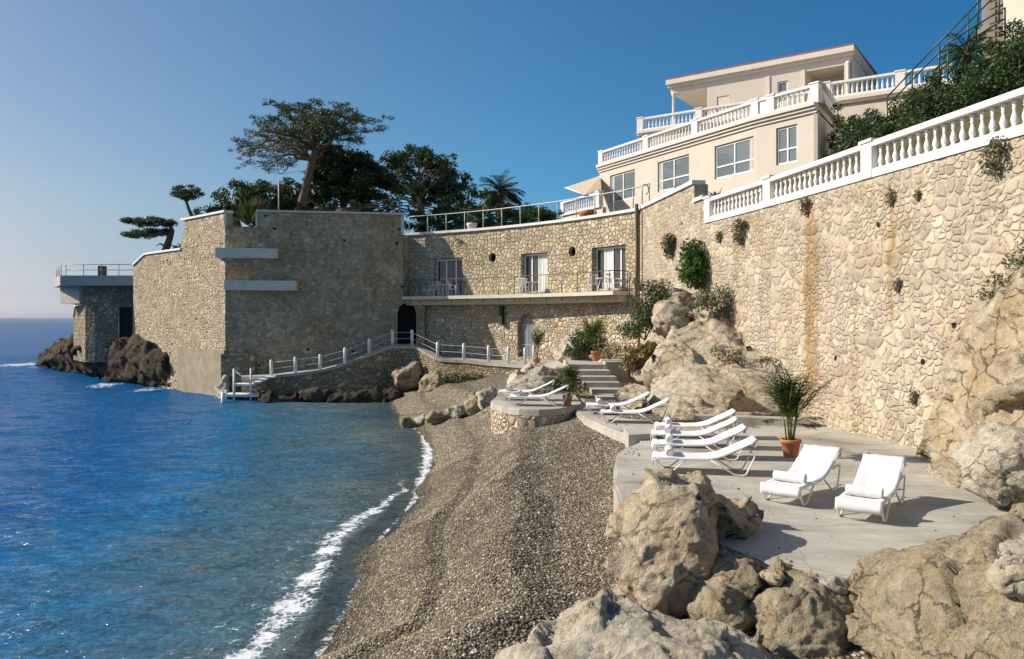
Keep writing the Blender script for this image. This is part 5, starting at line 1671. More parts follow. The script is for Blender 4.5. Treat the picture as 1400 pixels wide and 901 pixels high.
def make_lounger():
    root = thing('sun_lounger', 'x', 'sun lounger', (0, 0, 0), 'white sun loungers on the terraces')
    pr = sling_profile()
    hw = 0.33
    # woven sling under a loose white towel cover that folds over both ends
    rng = np.random.default_rng(3)
    rows = [(-0.035, 0.16), (-0.045, 0.24), (-0.03, 0.315)] + [(y, z + 0.012) for y, z in pr] + [(2.05, 0.72), (2.03, 0.64), (2.0, 0.58)]
    nx = 14
    top = []
    for (y, z) in rows:
        r = []
        for k in range(nx + 1):
            t = k / nx * 2 - 1
            sag = -0.035 * (1 - t * t) if 0.05 < y < 1.98 else 0
            wr = 0.009 * float(vnoise(np.array([[t * 2.5, y * 5, 1.0]]), 5)[0]) + 0.005 * float(vnoise(np.array([[t * 6 + y * 3, y * 11 - t * 4, 4.0]]), 6)[0])
            edge = -0.03 * max(0, abs(t) - 0.9) / 0.1 if 0 < y < 2.0 else 0
            r.append((t * (hw + 0.015), y, z + sag + wr + edge))
        top.append(r)
    mb = MB()
    for i in range(len(top) - 1):
        for k in range(nx):
            mb.face([top[i][k], top[i][k + 1], top[i + 1][k + 1], top[i + 1][k]])
    me = mb.mesh('towel_cover', True, True)
    o = link_mesh('towel_cover', me, M['towel'], root, True)
    sd = o.modifiers.new('thickness', 'SOLIDIFY'); sd.thickness = 0.022; sd.offset = -1
    for sx in (-1, 1):
        MB().tube([(sx * hw, y, z - 0.03) for y, z in pr], 0.017, 7).build('side_rail', M['white'], root, True, True)
        fl = [(sx * hw, 0.0, 0.31), (sx * hw, 0.05, 0.17), (sx * hw, 0.15, 0.03), (sx * hw, 0.20, 0.018), (sx * hw, 0.29, 0.018), (sx * hw, 0.34, 0.035), (sx * hw, 0.50, 0.17), (sx * hw, 0.66, 0.305)]
        MB().tube(fl, 0.016, 7).build('leg', M['white'], root, True, True)
        rl = [(sx * hw, 1.12, 0.315), (sx * hw, 1.36, 0.17), (sx * hw, 1.58, 0.035), (sx * hw, 1.64, 0.018), (sx * hw, 1.76, 0.018), (sx * hw, 1.82, 0.04), (sx * hw, 1.93, 0.26), (sx * hw, 1.985, 0.40), (sx * hw, 1.96, 0.45), (sx * hw * 0.98, 1.88, 0.455), (sx * hw * 0.98, 1.62, 0.42)]
        MB().tube(rl, 0.016, 7).build('leg', M['white'], root, True, True)
    MB().tube([(-hw, 1.98, 0.41), (hw, 1.98, 0.41)], 0.014, 6).build('crossbar', M['white'], root, True, True)
    MB().tube([(-hw, 1.62, 0.42), (-hw * .9, 1.60, 0.46), (-hw * .9, 1.66, 0.54)], 0.012, 6).build('back_support', M['white'], root, True, True)
    MB().tube([(hw, 1.62, 0.42), (hw * .9, 1.60, 0.46), (hw * .9, 1.66, 0.54)], 0.012, 6).build('back_support', M['white'], root, True, True)
    MB().tube([(-hw, 0.02, 0.30), (hw, 0.02, 0.30)], 0.014, 6).build('crossbar', M['white'], root, True, True)
    return root


def make_towel():
    """rolled towel: a spiral cross section drawn along x, with a slightly flattened underside"""
    n, m = 46, 12
    prof = []
    for i in range(n):
        t = i / (n - 1)
        a = t * 2 * PI * 2.6 + 1.0
        r = 0.026 + 0.072 * t
        y, z = r * math.cos(a), r * math.sin(a)
        prof.append((y, max(z, -0.085)))
    pr = prof + [(y * 0.84, z * 0.84) for y, z in prof[::-1]]
    mb = MB()
    L = 0.54
    rings = []
    for j in range(m + 1):
        x = -L / 2 + L * j / m
        k = 1 + 0.03 * math.sin(j * 1.7) - (0.06 if j in (0, m) else 0)
        rings.append([(x, y * k, z * k + 0.09) for y, z in pr])
    q = len(pr)
    for j in range(m):
        for i in range(q):
            p = (i + 1) % q
            mb.face([rings[j][i], rings[j][p], rings[j + 1][p], rings[j + 1][i]])
    core = []
    for k in range(24):
        a = 17.336 - 2 * PI + 2 * PI * k / 24
        r = (0.026 + 0.072 * (a - 1.0) / (2 * PI * 2.6)) * 0.95
        core.append((r * math.cos(a), max(r * math.sin(a), -0.081) + 0.09))
    for j in (-1, 1):
        f = [(j * (L / 2 + 0.004), y, z) for y, z in core]
        mb.face(f if j > 0 else f[::-1])
    me = mb.mesh('rolled_towel', True, True)
    me.materials.append(M['towel'])
    return me


LG = make_lounger()
TW = make_towel()
LOUNGERS = [  # x, y of the foot end centre, ground, heading of the head end, lounger label, towel label
    (5.42, 12.0, DZ, (0.60, 0.80), 'nearest lounger at the right, turned towards the camera beside the huge boulder', 'rolled towel on the foot of the nearest right hand lounger'),
    (4.58, 13.1, DZ, (0.66, 0.75), 'near lounger left of the nearest one, turned towards the camera by the palm', 'rolled towel on the near lounger closer to the pinnacle boulder'),
    (2.98, 16.1, DZ, (0.985, -0.17), 'lounger seen side on, nearest of the row of four beside the pinnacle boulder', 'rolled towel on the nearest lounger of the row of four'),
    (3.28, 17.75, DZ, (0.985, -0.17), 'lounger seen side on, second nearest in the row of four', 'rolled towel on the second nearest lounger in the row of four'),
    (3.52, 19.25, DZ, (0.985, -0.17), 'lounger seen side on, third from the front in the row of four', 'rolled towel on the third lounger from the front in the row of four'),
    (3.90, 20.7, DZ, (0.985, -0.17), 'lounger seen side on, farthest of the row of four by the outcrop', 'rolled towel on the farthest lounger of the row of four'),
    (2.75, 23.6, DZ, (0.99, -0.12), 'front lounger of the pair on the middle deck below the steps', 'rolled towel on the front lounger below the steps'),
    (2.50, 25.5, DZ, (0.99, -0.12), 'rear lounger of the pair on the middle deck below the steps', 'rolled towel on the rear lounger below the steps'),
    (-0.06, 26.9, DZ + 0.13, (0.995, -0.1), 'front lounger of the pair on the round stone platform', 'rolled towel on the front lounger of the round platform'),
    (-0.46, 28.7, DZ + 0.13, (0.995, -0.1), 'rear lounger of the pair on the round stone platform', 'rolled towel on the rear lounger of the round platform')]
for i, (x, y, z, d, l1, l2) in enumerate(LOUNGERS):
    rz = math.atan2(-d[0], d[1]) + 0.035 * math.sin(i * 2.7 + 0.4)
    if i == 0:
        LG.location = (x, y, z); LG.rotation_euler = (0, 0, rz); LG['label'] = l1
    else:
        dup(LG, (x, y, z), rz, l1)
    t = bpy.data.objects.new('rolled_towel', TW); COL.objects.link(t)
    fy = 0.36 + 0.05 * math.sin(i * 2.1)
    u = Vector((d[0], d[1], 0)).normalized()
    t.location = Vector((x, y, z + 0.33)) + u * fy
    t.rotation_euler = (0, 0, rz + 0.06 * math.sin(i * 1.3))
    tag(t, l2, 'towel', 'rolled towels on the loungers')


# ================================================================== POTTED PLANTS
def frond(base, d, L, droop, nl=16, lw=0.028, ll=0.22, rng=RNG):
    """palm frond as points for leaflets: returns V, F of leaflets plus rachis points"""
    d = Vector(d).normalized()
    h = Vector((d.x, d.y, 0))
    h = h.normalized() if h.length > 1e-3 else Vector((1, 0, 0))
    pts = []
    p = Vector(base); v = d.copy()
    n = 10
    for k in range(n + 1):
        pts.append(p.copy())
        p = p + v * (L / n)
        v = (v + Vector((0, 0, -droop / n)) + h * 0.02).normalized()
    V, Fc = [], []
    for k in range(nl):
        t = 0.18 + 0.82 * k / (nl - 1)
        f = t * n; i = min(int(f), n - 1)
        c = pts[i].lerp(pts[i + 1], f - i)
        ax = (pts[min(i + 1, n)] - pts[i]).normalized()
        sd = ax.cross(Vector((0, 0, 1)))
        if sd.length < 1e-3: sd = Vector((1, 0, 0))
        sd.normalize()
        l2 = ll * (0.45 + 0.75 * math.sin(PI * min(1, 0.15 + t * 0.8))) * rng.uniform(0.85, 1.15)
        for sg in (-1, 1):
            ld = (sd * sg * 0.85 + ax * 0.6 + Vector((0, 0, rng.uniform(-0.25, 0.12)))).normalized()
            wn_ = ld.cross(Vector((0, 0, 1))).normalized() * lw
            a = c; b = c + ld * l2 * 0.55 + Vector((0, 0, -0.01)); e = c + ld * l2 + Vector((0, 0, -0.10 * l2 * (1 + t)))
            q = len(V)
            V += [a, b + wn_ * 0.5, e, b - wn_ * 0.5]
            Fc.append((q, q + 1, q + 2, q + 3))
    return pts, V, Fc


def fronds_obj(name, items, mat, parent, rw=0.008):
    V, Fc = [], []
    mb = MB()
    for pts, v, f in items:
        b = len(V)
        V += [tuple(p) for p in v]; Fc += [tuple(i + b for i in q) for q in f]
    o = link_mesh(name, np_mesh(name, np.array(V), np.array(Fc)), mat, parent)
    return o


def pot(root, loc, r, h, mat='terracotta'):
    MB().lathe([(r * 0.68, 0), (r * 0.72, 0.02), (r * 0.93, h * 0.78), (r * 1.04, h * 0.80), (r * 1.06, h * 0.98), (r * 1.02, h), (r * 0.90, h), (r * 0.88, h * 0.9)], loc, 22).build('pot', M[mat], root, True)
    MB().lathe([(0.01, h * 0.87), (r * 0.89, h * 0.885), (r * 0.89, h * 0.89)], loc, 16).build('soil', M['soil'], root)


def potted_palm(label, loc, r, h, height, nst, spread, seed, leaf='leaf_palm', ll=0.24, lw=0.03):
    rng = np.random.default_rng(seed)
    root = thing('potted_palm', label, 'potted plant', loc)
    pot(root, loc, r, h)
    base = Vector(loc) + Vector((0, 0, h * 0.88))
    items = []
    for k in range(nst):
        a = rng.uniform(0, 6.28)
        q = base + Vector((math.cos(a), math.sin(a), 0)) * r * rng.uniform(0.1, 0.5)
        hh = height * rng.uniform(0.30, 0.62)
        tip = q + Vector((math.cos(a) * spread * 0.12, math.sin(a) * spread * 0.12, hh))
        MB().tube([q, q.lerp(tip, 0.5) + Vector((0.01, 0, 0)), tip], [0.018, 0.015, 0.010], 6).build('stem', M['stem'], root, True)
        for j in range(rng.integers(5, 8)):
            b = rng.uniform(0, 6.28)
            el = rng.uniform(1.08, 1.5) if rng.uniform() < 0.86 else rng.uniform(0.15, 0.7)
            L = (height - hh) * rng.uniform(0.75, 1.15) * (1.0 if el > 0.75 else 0.48)
            items.append(frond(tip - Vector((0, 0, hh * rng.uniform(0, 0.45))), (math.cos(b) * math.cos(el), math.sin(b) * math.cos(el), math.sin(el)), L, rng.uniform(0.35, 1.0), 15, lw, ll, rng))
    rm = MB()
    for it in items: rm.tube(it[0], [0.007] * 10 + [0.003], 4)
    rm.build('frond_ribs', M['stem'], root, True)['kind'] = 'stuff'
    o = fronds_obj('fronds', items, M[leaf], root); o['kind'] = 'stuff'
    return root


p = G(1081, 624, DZ)
potted_palm('tall potted areca palm in a terracotta pot behind the near loungers', (p.x, p.y, DZ), 0.225, 0.40, 1.80, 9, 1.0, 5)
p = G(776, 554, DZ + 0.13)
potted_palm('small leafy palm in a terracotta pot on the edge of the round platform', (p.x, p.y, DZ + 0.13), 0.17, 0.34, 1.25, 6, 1.2, 9, 'leaf_oak', 0.20)
p = P(815, 493, 35.5)
potted_palm('bushy green plant in a clay pot on the landing at the top of the steps', (p.x, p.y, 3.02), 0.24, 0.42, 1.75, 8, 1.4, 13, 'leaf_fresh', 0.22)
p = P(734, 497, 42.3)
potted_palm('slender dark palm beside the grey arched door', (p.x, p.y, 2.4), 0.2, 0.35, 1.9, 4, 1.2, 17, 'leaf_dark', 0.24)


# ================================================================== SHRUBS
def shrub(name, label, cat, clumps, size, mat, dens=2200, group=None, up=0.2, hollow=0.25, stems=True, seed=0, aspect=0.45, bark='bark'):
    c0 = Vector(clumps[0][0])
    base = Vector((np.mean([c[0][0] for c in clumps]), np.mean([c[0][1] for c in clumps]), min(c[0][2] - c[1][2] for c in clumps)))
    root = thing(name, label, cat, base, group)
    if stems:
        m = MB()
        for c, rad in clumps:
            c = Vector(c)
            m.tube([base + Vector((0, 0, 0.02)), base.lerp(c, 0.6) + Vector((0.05, 0, 0)), c], [0.03, 0.022, 0.01], 5)
        m.build('stems', M[bark], root, True)['kind'] = 'stuff'
    pts = crown([(tuple(c), r) for c, r in clumps], dens, hollow, 0.85, seed)
    foliage('leaves', pts, size, M[mat], root, aspect, up)['kind'] = 'stuff'
    return root


def wall_x(px, inset):
    s = s_at_px(rw_pf, rw_L, px)
    x, y, nx, ny = rw_pf(s)
    return y, nx, ny, inset


def on_wall(px, py, out=0.15):
    s = s_at_px(rw_pf, rw_L, px)
    x, y, nx, ny = rw_pf(s)
    p = P(px, py, y)
    return p + Vector((nx, ny, 0)) * out


for px, py, r, mat, lab, n in [(1365, 211, 0.36, 'leaf_grey', 'round dry shrub growing out of the wall just under the balustrade at the far right', 0.035),
                            (1104, 280, 0.26, 'leaf_grey', 'small dry tuft at the top of the long ochre water stain on the wall', 0.035), (1016, 314, 0.42, 'leaf_grey', 'brownish shrub hanging from the wall below the left end of the balustrade', 0.04),
                            (920, 333, 0.50, 'leaf_grey', 'grey green shrub on the wall above and left of the outcrop', 0.045), (1220, 268, 0.20, 'leaf_grey', 'thin dry creeper at the top of the dark wall streak', 0.03), (1229, 388, 0.17, 'leaf_grey', 'small tuft halfway down the dark wall streak', 0.03),
                            (1251, 540, 0.19, 'leaf_grey', 'low grey tuft at the foot of the wall near the cliff', 0.03), (1256, 266, 0.12, 'leaf_grey', 'tiny dry tuft right of the thin creeper on the wall', 0.03), (985, 322, 0.22, 'leaf_grey', 'small dry tuft left of the brownish hanging shrub', 0.035)]:
    c = on_wall(px, py, r * 0.35)
    shrub('wall_shrub', lab, 'shrub', [(c, (r * 0.7, r * 1.05, r)), (c + Vector((0, 0.2 * r, -0.75 * r)), (r * 0.5, r * 0.7, r * 0.6)), (c + Vector((0, -0.5 * r, 0.35 * r)), (r * 0.5, r * 0.55, r * 0.6))], n * 2.6, mat, 4200, 'shrubs rooted in the retaining wall', 0.1, 0.1, True, int(px))
# bigger shrubs of the outcrop
c = P(955, 368, 30.6)
shrub('outcrop_shrub', 'glossy fresh green shrub on top of the outcrop against the wall', 'shrub', [(c, (0.9, 0.8, 0.85)), (c + Vector((-0.25, 0, 0.7)), (0.55, 0.5, 0.55)), (c + Vector((0.45, 0, 0.25)), (0.55, 0.5, 0.65)), (c + Vector((-0.4, -0.2, -0.25)), (0.45, 0.45, 0.5))], 0.15, 'leaf_fresh', 2600, None, 0.2, 0.2, True, 3)
c = P(982, 415, 28.9)
shrub('outcrop_shrub', 'grey green dry shrub on the right shoulder of the outcrop', 'shrub', [(c + Vector((0, -0.35, 0.15)), (0.85, 0.6, 0.6)), (c + Vector((-0.7, -0.3, 0.1)), (0.6, 0.45, 0.45)), (c + Vector((0.55, -0.3, -0.05)), (0.5, 0.4, 0.55))], 0.11, 'leaf_grey', 2600, None, 0.3, 0.2, True, 5)
c = P(884, 408, 31.2)
shrub('outcrop_shrub', 'tall loose grey shrub left of the outcrop beside the drainpipe', 'shrub', [(c, (0.95, 0.7, 0.8)), (c + Vector((-0.65, 0, 0.4)), (0.6, 0.5, 0.5)), (c + Vector((0.6, 0, 0.3)), (0.55, 0.5, 0.6)), (c + Vector((0.1, -0.2, -0.7)), (0.8, 0.6, 0.5))], 0.12, 'leaf_grey', 2400, None, 0.6, 0.2, True, 7)
c = P(882, 438, 30.6)
shrub('outcrop_shrub', 'dark green trailing shrub below the tall grey shrub', 'shrub', [(c, (0.65, 0.55, 0.55)), (c + Vector((-0.6, -0.2, -0.4)), (0.6, 0.5, 0.4)), (c + Vector((0.55, 0, 0.6)), (0.4, 0.4, 0.6))], 0.13, 'leaf_oak', 2600, None, 0.1, 0.2, True, 9)
c = P(873, 487, 29.6)
shrub('outcrop_shrub', 'broad leaved yellow brown shrub at the foot of the outcrop by the steps', 'shrub', [(c, (0.75, 0.6, 0.5)), (c + Vector((-0.35, -0.1, -0.25)), (0.5, 0.5, 0.35)), (c + Vector((0.4, 0, 0.2)), (0.4, 0.4, 0.4))], 0.17, 'leaf_dry', 2000, None, 0.0, 0.3, True, 11, 0.6)
c = P(796, 466, 37.4)
shrub('bank_shrub', 'dark shaded shrub behind the striated rock by the grey door', 'shrub', [(c, (0.8, 0.6, 0.6)), (c + Vector((0.7, 0, -0.2)), (0.6, 0.6, 0.6)), (c + Vector((-0.4, 0, -0.4)), (0.6, 0.5, 0.5))], 0.14, 'leaf_dark', 2300, None, 0.2, 0.3, True, 13)
c = P(838, 478, 33.5)
shrub('bank_shrub', 'low shrub with orange blossom right of the pot on the landing', 'shrub', [(c, (0.45, 0.4, 0.35)), (c + Vector((-0.3, 0, -0.2)), (0.3, 0.3, 0.25))], 0.11, 'leaf_dry', 2600, None, 0.2, 0.3, True, 15)
c = P(628, 520, 43.0)
shrub('bank_shrub', 'dark low bush hugging the foot of the path wall in the cove', 'shrub', [(c, (1.0, 0.5, 0.45)), (c + Vector((0.9, 0, 0.05)), (0.8, 0.5, 0.4)), (c + Vector((-0.9, -0.1, -0.15)), (0.7, 0.4, 0.35))], 0.13, 'leaf_dark', 2600, None, 0.2, 0.3, True, 17)
c = P(998, 545, 25.0)
shrub('outcrop_shrub', 'small dark tuft in a cleft near the middle of the outcrop', 'shrub', [(P(985, 480, 26.5), (0.45, 0.3, 0.3)), (P(1003, 490, 26.0), (0.4, 0.25, 0.22)), (P(1045, 492, 25.2), (0.5, 0.3, 0.16))], 0.09, 'leaf_grey', 3600, None, 0.4, 0.2, True, 19)
c = P(1375, 378, 14.0)
shrub('cliff_shrub', 'sparse dark brush along the upper edge of the right cliff', 'shrub', [(P(1392, 357, 14.0), (0.3, 0.3, 0.2)), (P(1365, 382, 14.8), (0.25, 0.3, 0.16)), (P(1345, 402, 15.4), (0.2, 0.25, 0.14)), (P(1420, 335, 13.4), (0.35, 0.3, 0.25))], 0.085, 'leaf_grey', 4200, None, 0.3, 0.2, False, 21)
c = P(790, 540, 28.2)
shrub('bank_shrub', 'tangled low shrub between the round platform and the steps', 'shrub', [(P(768, 520, 30.8), (0.6, 0.5, 0.45)), (P(790, 528, 30.4), (0.4, 0.4, 0.35)), (P(755, 528, 31.0), (0.4, 0.4, 0.4))], 0.12, 'leaf_oak', 2600, None, 0.3, 0.3, True, 23)


# ================================================================== TREES
def limb_pts(a, b, bend, n=7, rng=RNG, wob=0.12):
    a, b = Vector(a), Vector(b)
    L = (b - a).length
    out = []
    for k in range(n + 1):
        t = k / n
        p = a.lerp(b, t) + Vector((0, 0, bend * L * math.sin(PI * t)))
        if 0 < k < n: p += Vector(rng.normal(0, wob * L / n, 3))
        out.append(p)
    return out


def tree_obj(name, label, base, group=None):
    return thing(name, label, 'tree', base, group)


# --- the big wind-shaped pine
YB = 56.0
rg = np.random.default_rng(41)
pine = tree_obj('pine_tree', 'tall wind shaped pine with a sparse flat crown above the shaded bastion', P(409, 300, YB))
tk = [P(407, 305, YB), P(411, 285, YB), P(417, 262, YB), P(422, 240, YB), P(427, 220, YB), P(431, 205, YB), P(428, 190, YB), P(425, 175, YB)]
tb = MB().tube(tk, [0.42, 0.36, 0.31, 0.28, 0.25, 0.22, 0.16, 0.10], 9)
tb.build('trunk', M['bark'], pine, True)
tips = [(368, 143, 2), (426, 141, -1), (392, 160, 1), (348, 183, -3), (326, 203, -2), (340, 214, 1), (362, 228, -2), (384, 238, 2), (470, 148, 2), (478, 160, -1), (519, 166, 1), (505, 181, 3), (490, 192, -2), (465, 205, 1), (398, 198, 3), (452, 172, -3), (357, 168, 3), (408, 152, 3), (440, 156, -3), (378, 178, -3), (500, 168, -2), (335, 195, 3), (455, 160, 3), (380, 208, -4), (350, 205, 4), (480, 178, 4), (415, 165, 0), (440, 185, 3), (405, 180, -4)]
lm = MB(); clumps_d, clumps_p = [], []
for i, (px, py, dy) in enumerate(tips):
    tip = P(px, py, YB + dy)
    left = px < 420
    k = 4 if py > 195 else (5 if py > 170 else 6)
    st_ = tk[min(k, 7)]
    q = limb_pts(st_, tip, 0.10 if py < 195 else 0.16, 8, rg, 0.25)
    lm.tube(q, list(np.linspace(0.13, 0.025, 9)), 5)
    for j in range(4, 9):
        c = q[j]
        for _ in range(3):
            e = c + Vector((rg.normal(0, 0.55), rg.normal(0, 0.6), abs(rg.normal(0.12, 0.22))))
            lm.tube([c, c.lerp(e, 0.5) + Vector((0, 0, 0.05)), e], [0.022, 0.016, 0.008], 3)
            r = rg.uniform(0.22, 0.42)
            (clumps_p if (px < 395 and py > 175 and rg.uniform() < 0.75) else clumps_d).append((tuple(e), (r * 1.35, r * 1.35, r * 0.62)))
for _ in range(58):                                      # the dense heart of the crown
    px, py = rg.normal(430, 27), rg.normal(180, 13)
    c = P(px, py, YB + rg.normal(0, 1.6)); r = rg.uniform(0.35, 0.62)
    clumps_d.append((tuple(c), (r * 1.4, r * 1.4, r * 0.6)))
for _ in range(70):                                      # bare drooping twigs under the left side
    a = P(rg.uniform(335, 410), rg.uniform(195, 228), YB + rg.normal(0, 2))
    b = a + Vector((-rg.uniform(0.3, 1.3), rg.normal(0, 0.4), rg.uniform(-0.8, 0.35)))
    lm.tube([a, a.lerp(b, 0.5) + Vector((0, 0, 0.1)), b], [0.03, 0.02, 0.008], 3)
    if rg.uniform() < 0.5: clumps_p.append((tuple(b), (0.28, 0.28, 0.14)))
lm.build('limbs', M['bark'], pine, True)['kind'] = 'stuff'


def needles(name, cl, per, size, mat, parent):
    pts = np.concatenate([clump_points(c, r, int(per * (0.4 + r[0])), RNG, 0.1) for c, r in cl])
    foliage(name, pts, size, M[mat], parent, 0.22, 0.5)['kind'] = 'stuff'


needles('needles', clumps_d, 62, 0.22, 'needles', pine)
needles('dry_needles', clumps_p, 38, 0.2, 'needles_pale', pine)

# --- two small pines at the left
pt = tree_obj('pine_tree', 'flat topped leaning pine with two needle tiers at the left end', P(227, 345, 58))
tk = [P(225, 346, 58), P(228, 338, 58), P(232, 326, 58), P(235, 316, 58), P(233, 309, 58), P(226, 304, 58)]
MB().tube(tk, [0.30, 0.27, 0.24, 0.2, 0.14, 0.08], 8).build('trunk', M['bark'], pt, True)
lm = MB(); cl = []
for (x0, x1, y0, y1, th) in ((168, 236, 302, 304, 5.6), (172, 228, 321, 317, 5.4)):
    lm.tube([tk[4] if y0 < 310 else tk[3], P((x0 + x1) / 2 + 12, (y0 + y1) / 2 + 3, 58), P(x0 + 10, y0, 58)], [0.12, 0.08, 0.03], 5)
    for _ in range(95):
        t = rg.uniform(0, 1)
        w = math.sin(PI * min(max(t, 0.06), 0.94)) ** 0.6
        px = x0 + (x1 - x0) * t; py = y0 + (y1 - y0) * t + rg.normal(0, th * 0.42) * w
        r = rg.uniform(0.13, 0.34)
        cl.append((tuple(P(px, py + rg.normal(0, 1.2), 58 + rg.normal(0, 1.0) * w)), (r * 1.6, r * 1.5, r * 0.6)))
lm.tube([tk[1], P(219, 333, 57.6), P(214, 336, 57.4)], [0.09, 0.06, 0.03], 5)
lm.build('limbs', M['bark'], pt, True)
needles('needles', cl, 90, 0.22, 'needles', pt)
pt = tree_obj('pine_tree', 'slim leaning pine with a small ragged crown behind the sunlit bastion', P(263, 300, 56))
tk = [P(264, 304, 56), P(262, 295, 56), P(258, 286, 56), P(255, 277, 56), P(254, 270, 56)]
MB().tube(tk, [0.17, 0.15, 0.12, 0.10, 0.05], 7).build('trunk', M['bark'], pt, True)
lm = MB(); cl = []
for _ in range(64):
    a = rg.uniform(0, 6.28); r = math.sqrt(rg.uniform(0.02, 1))
    px, py = 255 + 22 * r * math.cos(a), 264 + 10.5 * r * math.sin(a) * (1 if math.sin(a) < 0 else 0.8)
    if rg.uniform() < 0.25: continue
    c = P(px, py, 56 + rg.normal(0, 0.6)); q = rg.uniform(0.13, 0.27)
    cl.append((tuple(c), (q * 1.4, q * 1.4, q * 0.8)))
    if rg.uniform() < 0.4: lm.tube([tk[3], tk[4].lerp(c, 0.5), c], [0.05, 0.03, 0.012], 4)
lm.build('limbs', M['bark'], pt, True)['kind'] = 'stuff'
needles('needles', cl, 95, 0.2, 'needles', pt)


def broad_tree(label, base, outline, Yc, dpt, n, rad, leaf, size, dens, seed, limbs=(), bark='bark', name='broadleaf_tree', holes=0.85, twigs=0.4):
    """crown as leaf clumps inside a pixel ellipse list [(px, py, rx, ry)] with depth dpt"""
    rg = np.random.default_rng(seed)
    root = tree_obj(name, label, base)
    b = Vector(base)
    cc = []
    for (px, py, rx, ry) in outline:
        k = max(6, int(n * rx * ry / 900))
        for _ in range(k):
            a = rg.uniform(0, 2 * PI); r = rg.uniform(0.05, 1) ** 0.5
            f = math.sqrt(max(0.05, 1 - r * r * 0.8))
            c = P(px + rx * r * math.cos(a), py + ry * r * math.sin(a), Yc + rg.uniform(-1, 1) * dpt * f)
            q = rg.uniform(rad * 0.6, rad * 1.25)
            cc.append((tuple(c), (q, q, q * 0.72)))
    lm = MB()
    top = P(outline[0][0], outline[0][1] - outline[0][3] * 0.3, Yc)
    tr = limb_pts(b, top, 0.0, 6, rg, 0.10)
    MB().tube(tr, list(np.linspace(0.34, 0.08, 7)), 8).build('trunk', M[bark], root, True)
    for (c, r) in cc:
        if rg.uniform() < twigs:
            st_ = tr[rg.integers(2, 6)]
            lm.tube(limb_pts(st_, c, 0.05, 4, rg, 0.2), [0.09, 0.07, 0.05, 0.03, 0.015], 4)
    for pl in limbs:
        lm.tube([P(*p) for p in pl], list(np.linspace(0.16, 0.05, len(pl))), 5)
    lm.build('limbs', M[bark], root, True)['kind'] = 'stuff'
    pts = crown(cc, dens, 0.15, holes, seed)
    foliage('crown', pts, size, M[leaf], root, 0.5, 0.1)['kind'] = 'stuff'
    return root


broad_tree('dense dark evergreen tree right behind the big pine trunk', P(470, 300, 59), [(468, 245, 42, 38), (455, 222, 28, 20), (500, 255, 24, 28), (488, 232, 22, 22), (440, 262, 24, 26)], 59, 2.6, 34, 0.75, 'leaf_dark', 0.27, 620, 51)
broad_tree('wide rounded oak like tree with pale limbs showing right of the pine', P(576, 300, 60), [(572, 236, 50, 30), (540, 232, 26, 24), (610, 246, 34, 24), (560, 214, 26, 14), (596, 217, 28, 14), (637, 262, 20, 18), (585, 262, 46, 20), (535, 260, 20, 24)], 60, 2.8, 24, 0.62, 'leaf_oak', 0.25, 560, 53,
           limbs=[[(576, 290, 58.5), (570, 268, 58), (556, 256, 57.4), (545, 250, 57)], [(574, 270, 58.2), (575, 250, 57.8), (590, 235, 57.4)], [(570, 284, 58), (556, 272, 57.4), (540, 268, 57)]], bark='bark_pale', holes=0.72)
broad_tree('low dark bushy tree above the notch in the bastion wall', P(325, 312, 56), [(322, 268, 22, 20), (345, 276, 20, 20), (372, 268, 22, 22), (308, 290, 14, 14), (392, 270, 12, 22), (350, 296, 40, 12)], 57, 2.0, 34, 0.6, 'leaf_dark', 0.24, 640, 55)
broad_tree('mid green tree between the pine trunk and the flag', P(400, 300, 60), [(400, 268, 18, 24), (382, 285, 24, 12), (420, 282, 18, 14)], 60.5, 1.6, 36, 0.55, 'leaf_oak', 0.23, 600, 57)
broad_tree('dark low trees at the foot of the palm beyond the roof terrace', P(655, 305, 64), [(650, 284, 22, 12), (690, 288, 30, 10), (720, 290, 24, 9), (622, 288, 24, 12), (672, 275, 14, 14), (745, 293, 18, 7)], 64, 1.6, 36, 0.6, 'leaf_dark', 0.24, 600, 59)
broad_tree('low dark shrub row just behind the shaded bastion coping', P(500, 305, 55), [(430, 286, 26, 9), (480, 286, 34, 9), (530, 288, 26, 9), (580, 292, 40, 9)], 55.5, 0.8, 40, 0.45, 'leaf_dark', 0.22, 640, 61, name='hedge')
broad_tree('long dark hedge behind the roof terrace railing under the oak and palm', P(660, 325, 54), [(575, 306, 22, 13), (612, 304, 24, 13), (650, 304, 24, 13), (690, 302, 24, 13), (728, 300, 22, 12), (758, 297, 18, 10)], 54.5, 0.8, 60, 0.5, 'leaf_dark', 0.2, 700, 66, name='hedge', twigs=0.1)
broad_tree('small dark bush behind the sunlit bastion coping next to the slim pine', P(284, 300, 57), [(285, 290, 16, 8), (292, 286, 10, 8)], 57, 0.8, 60, 0.4, 'leaf_dark', 0.2, 640, 63, name='bush')
broad_tree('tiny dark bush beside the leaning flat topped pine', P(240, 345, 57), [(240, 338, 9, 6)], 57, 0.5, 110, 0.3, 'leaf_dark', 0.18, 640, 64, name='bush')


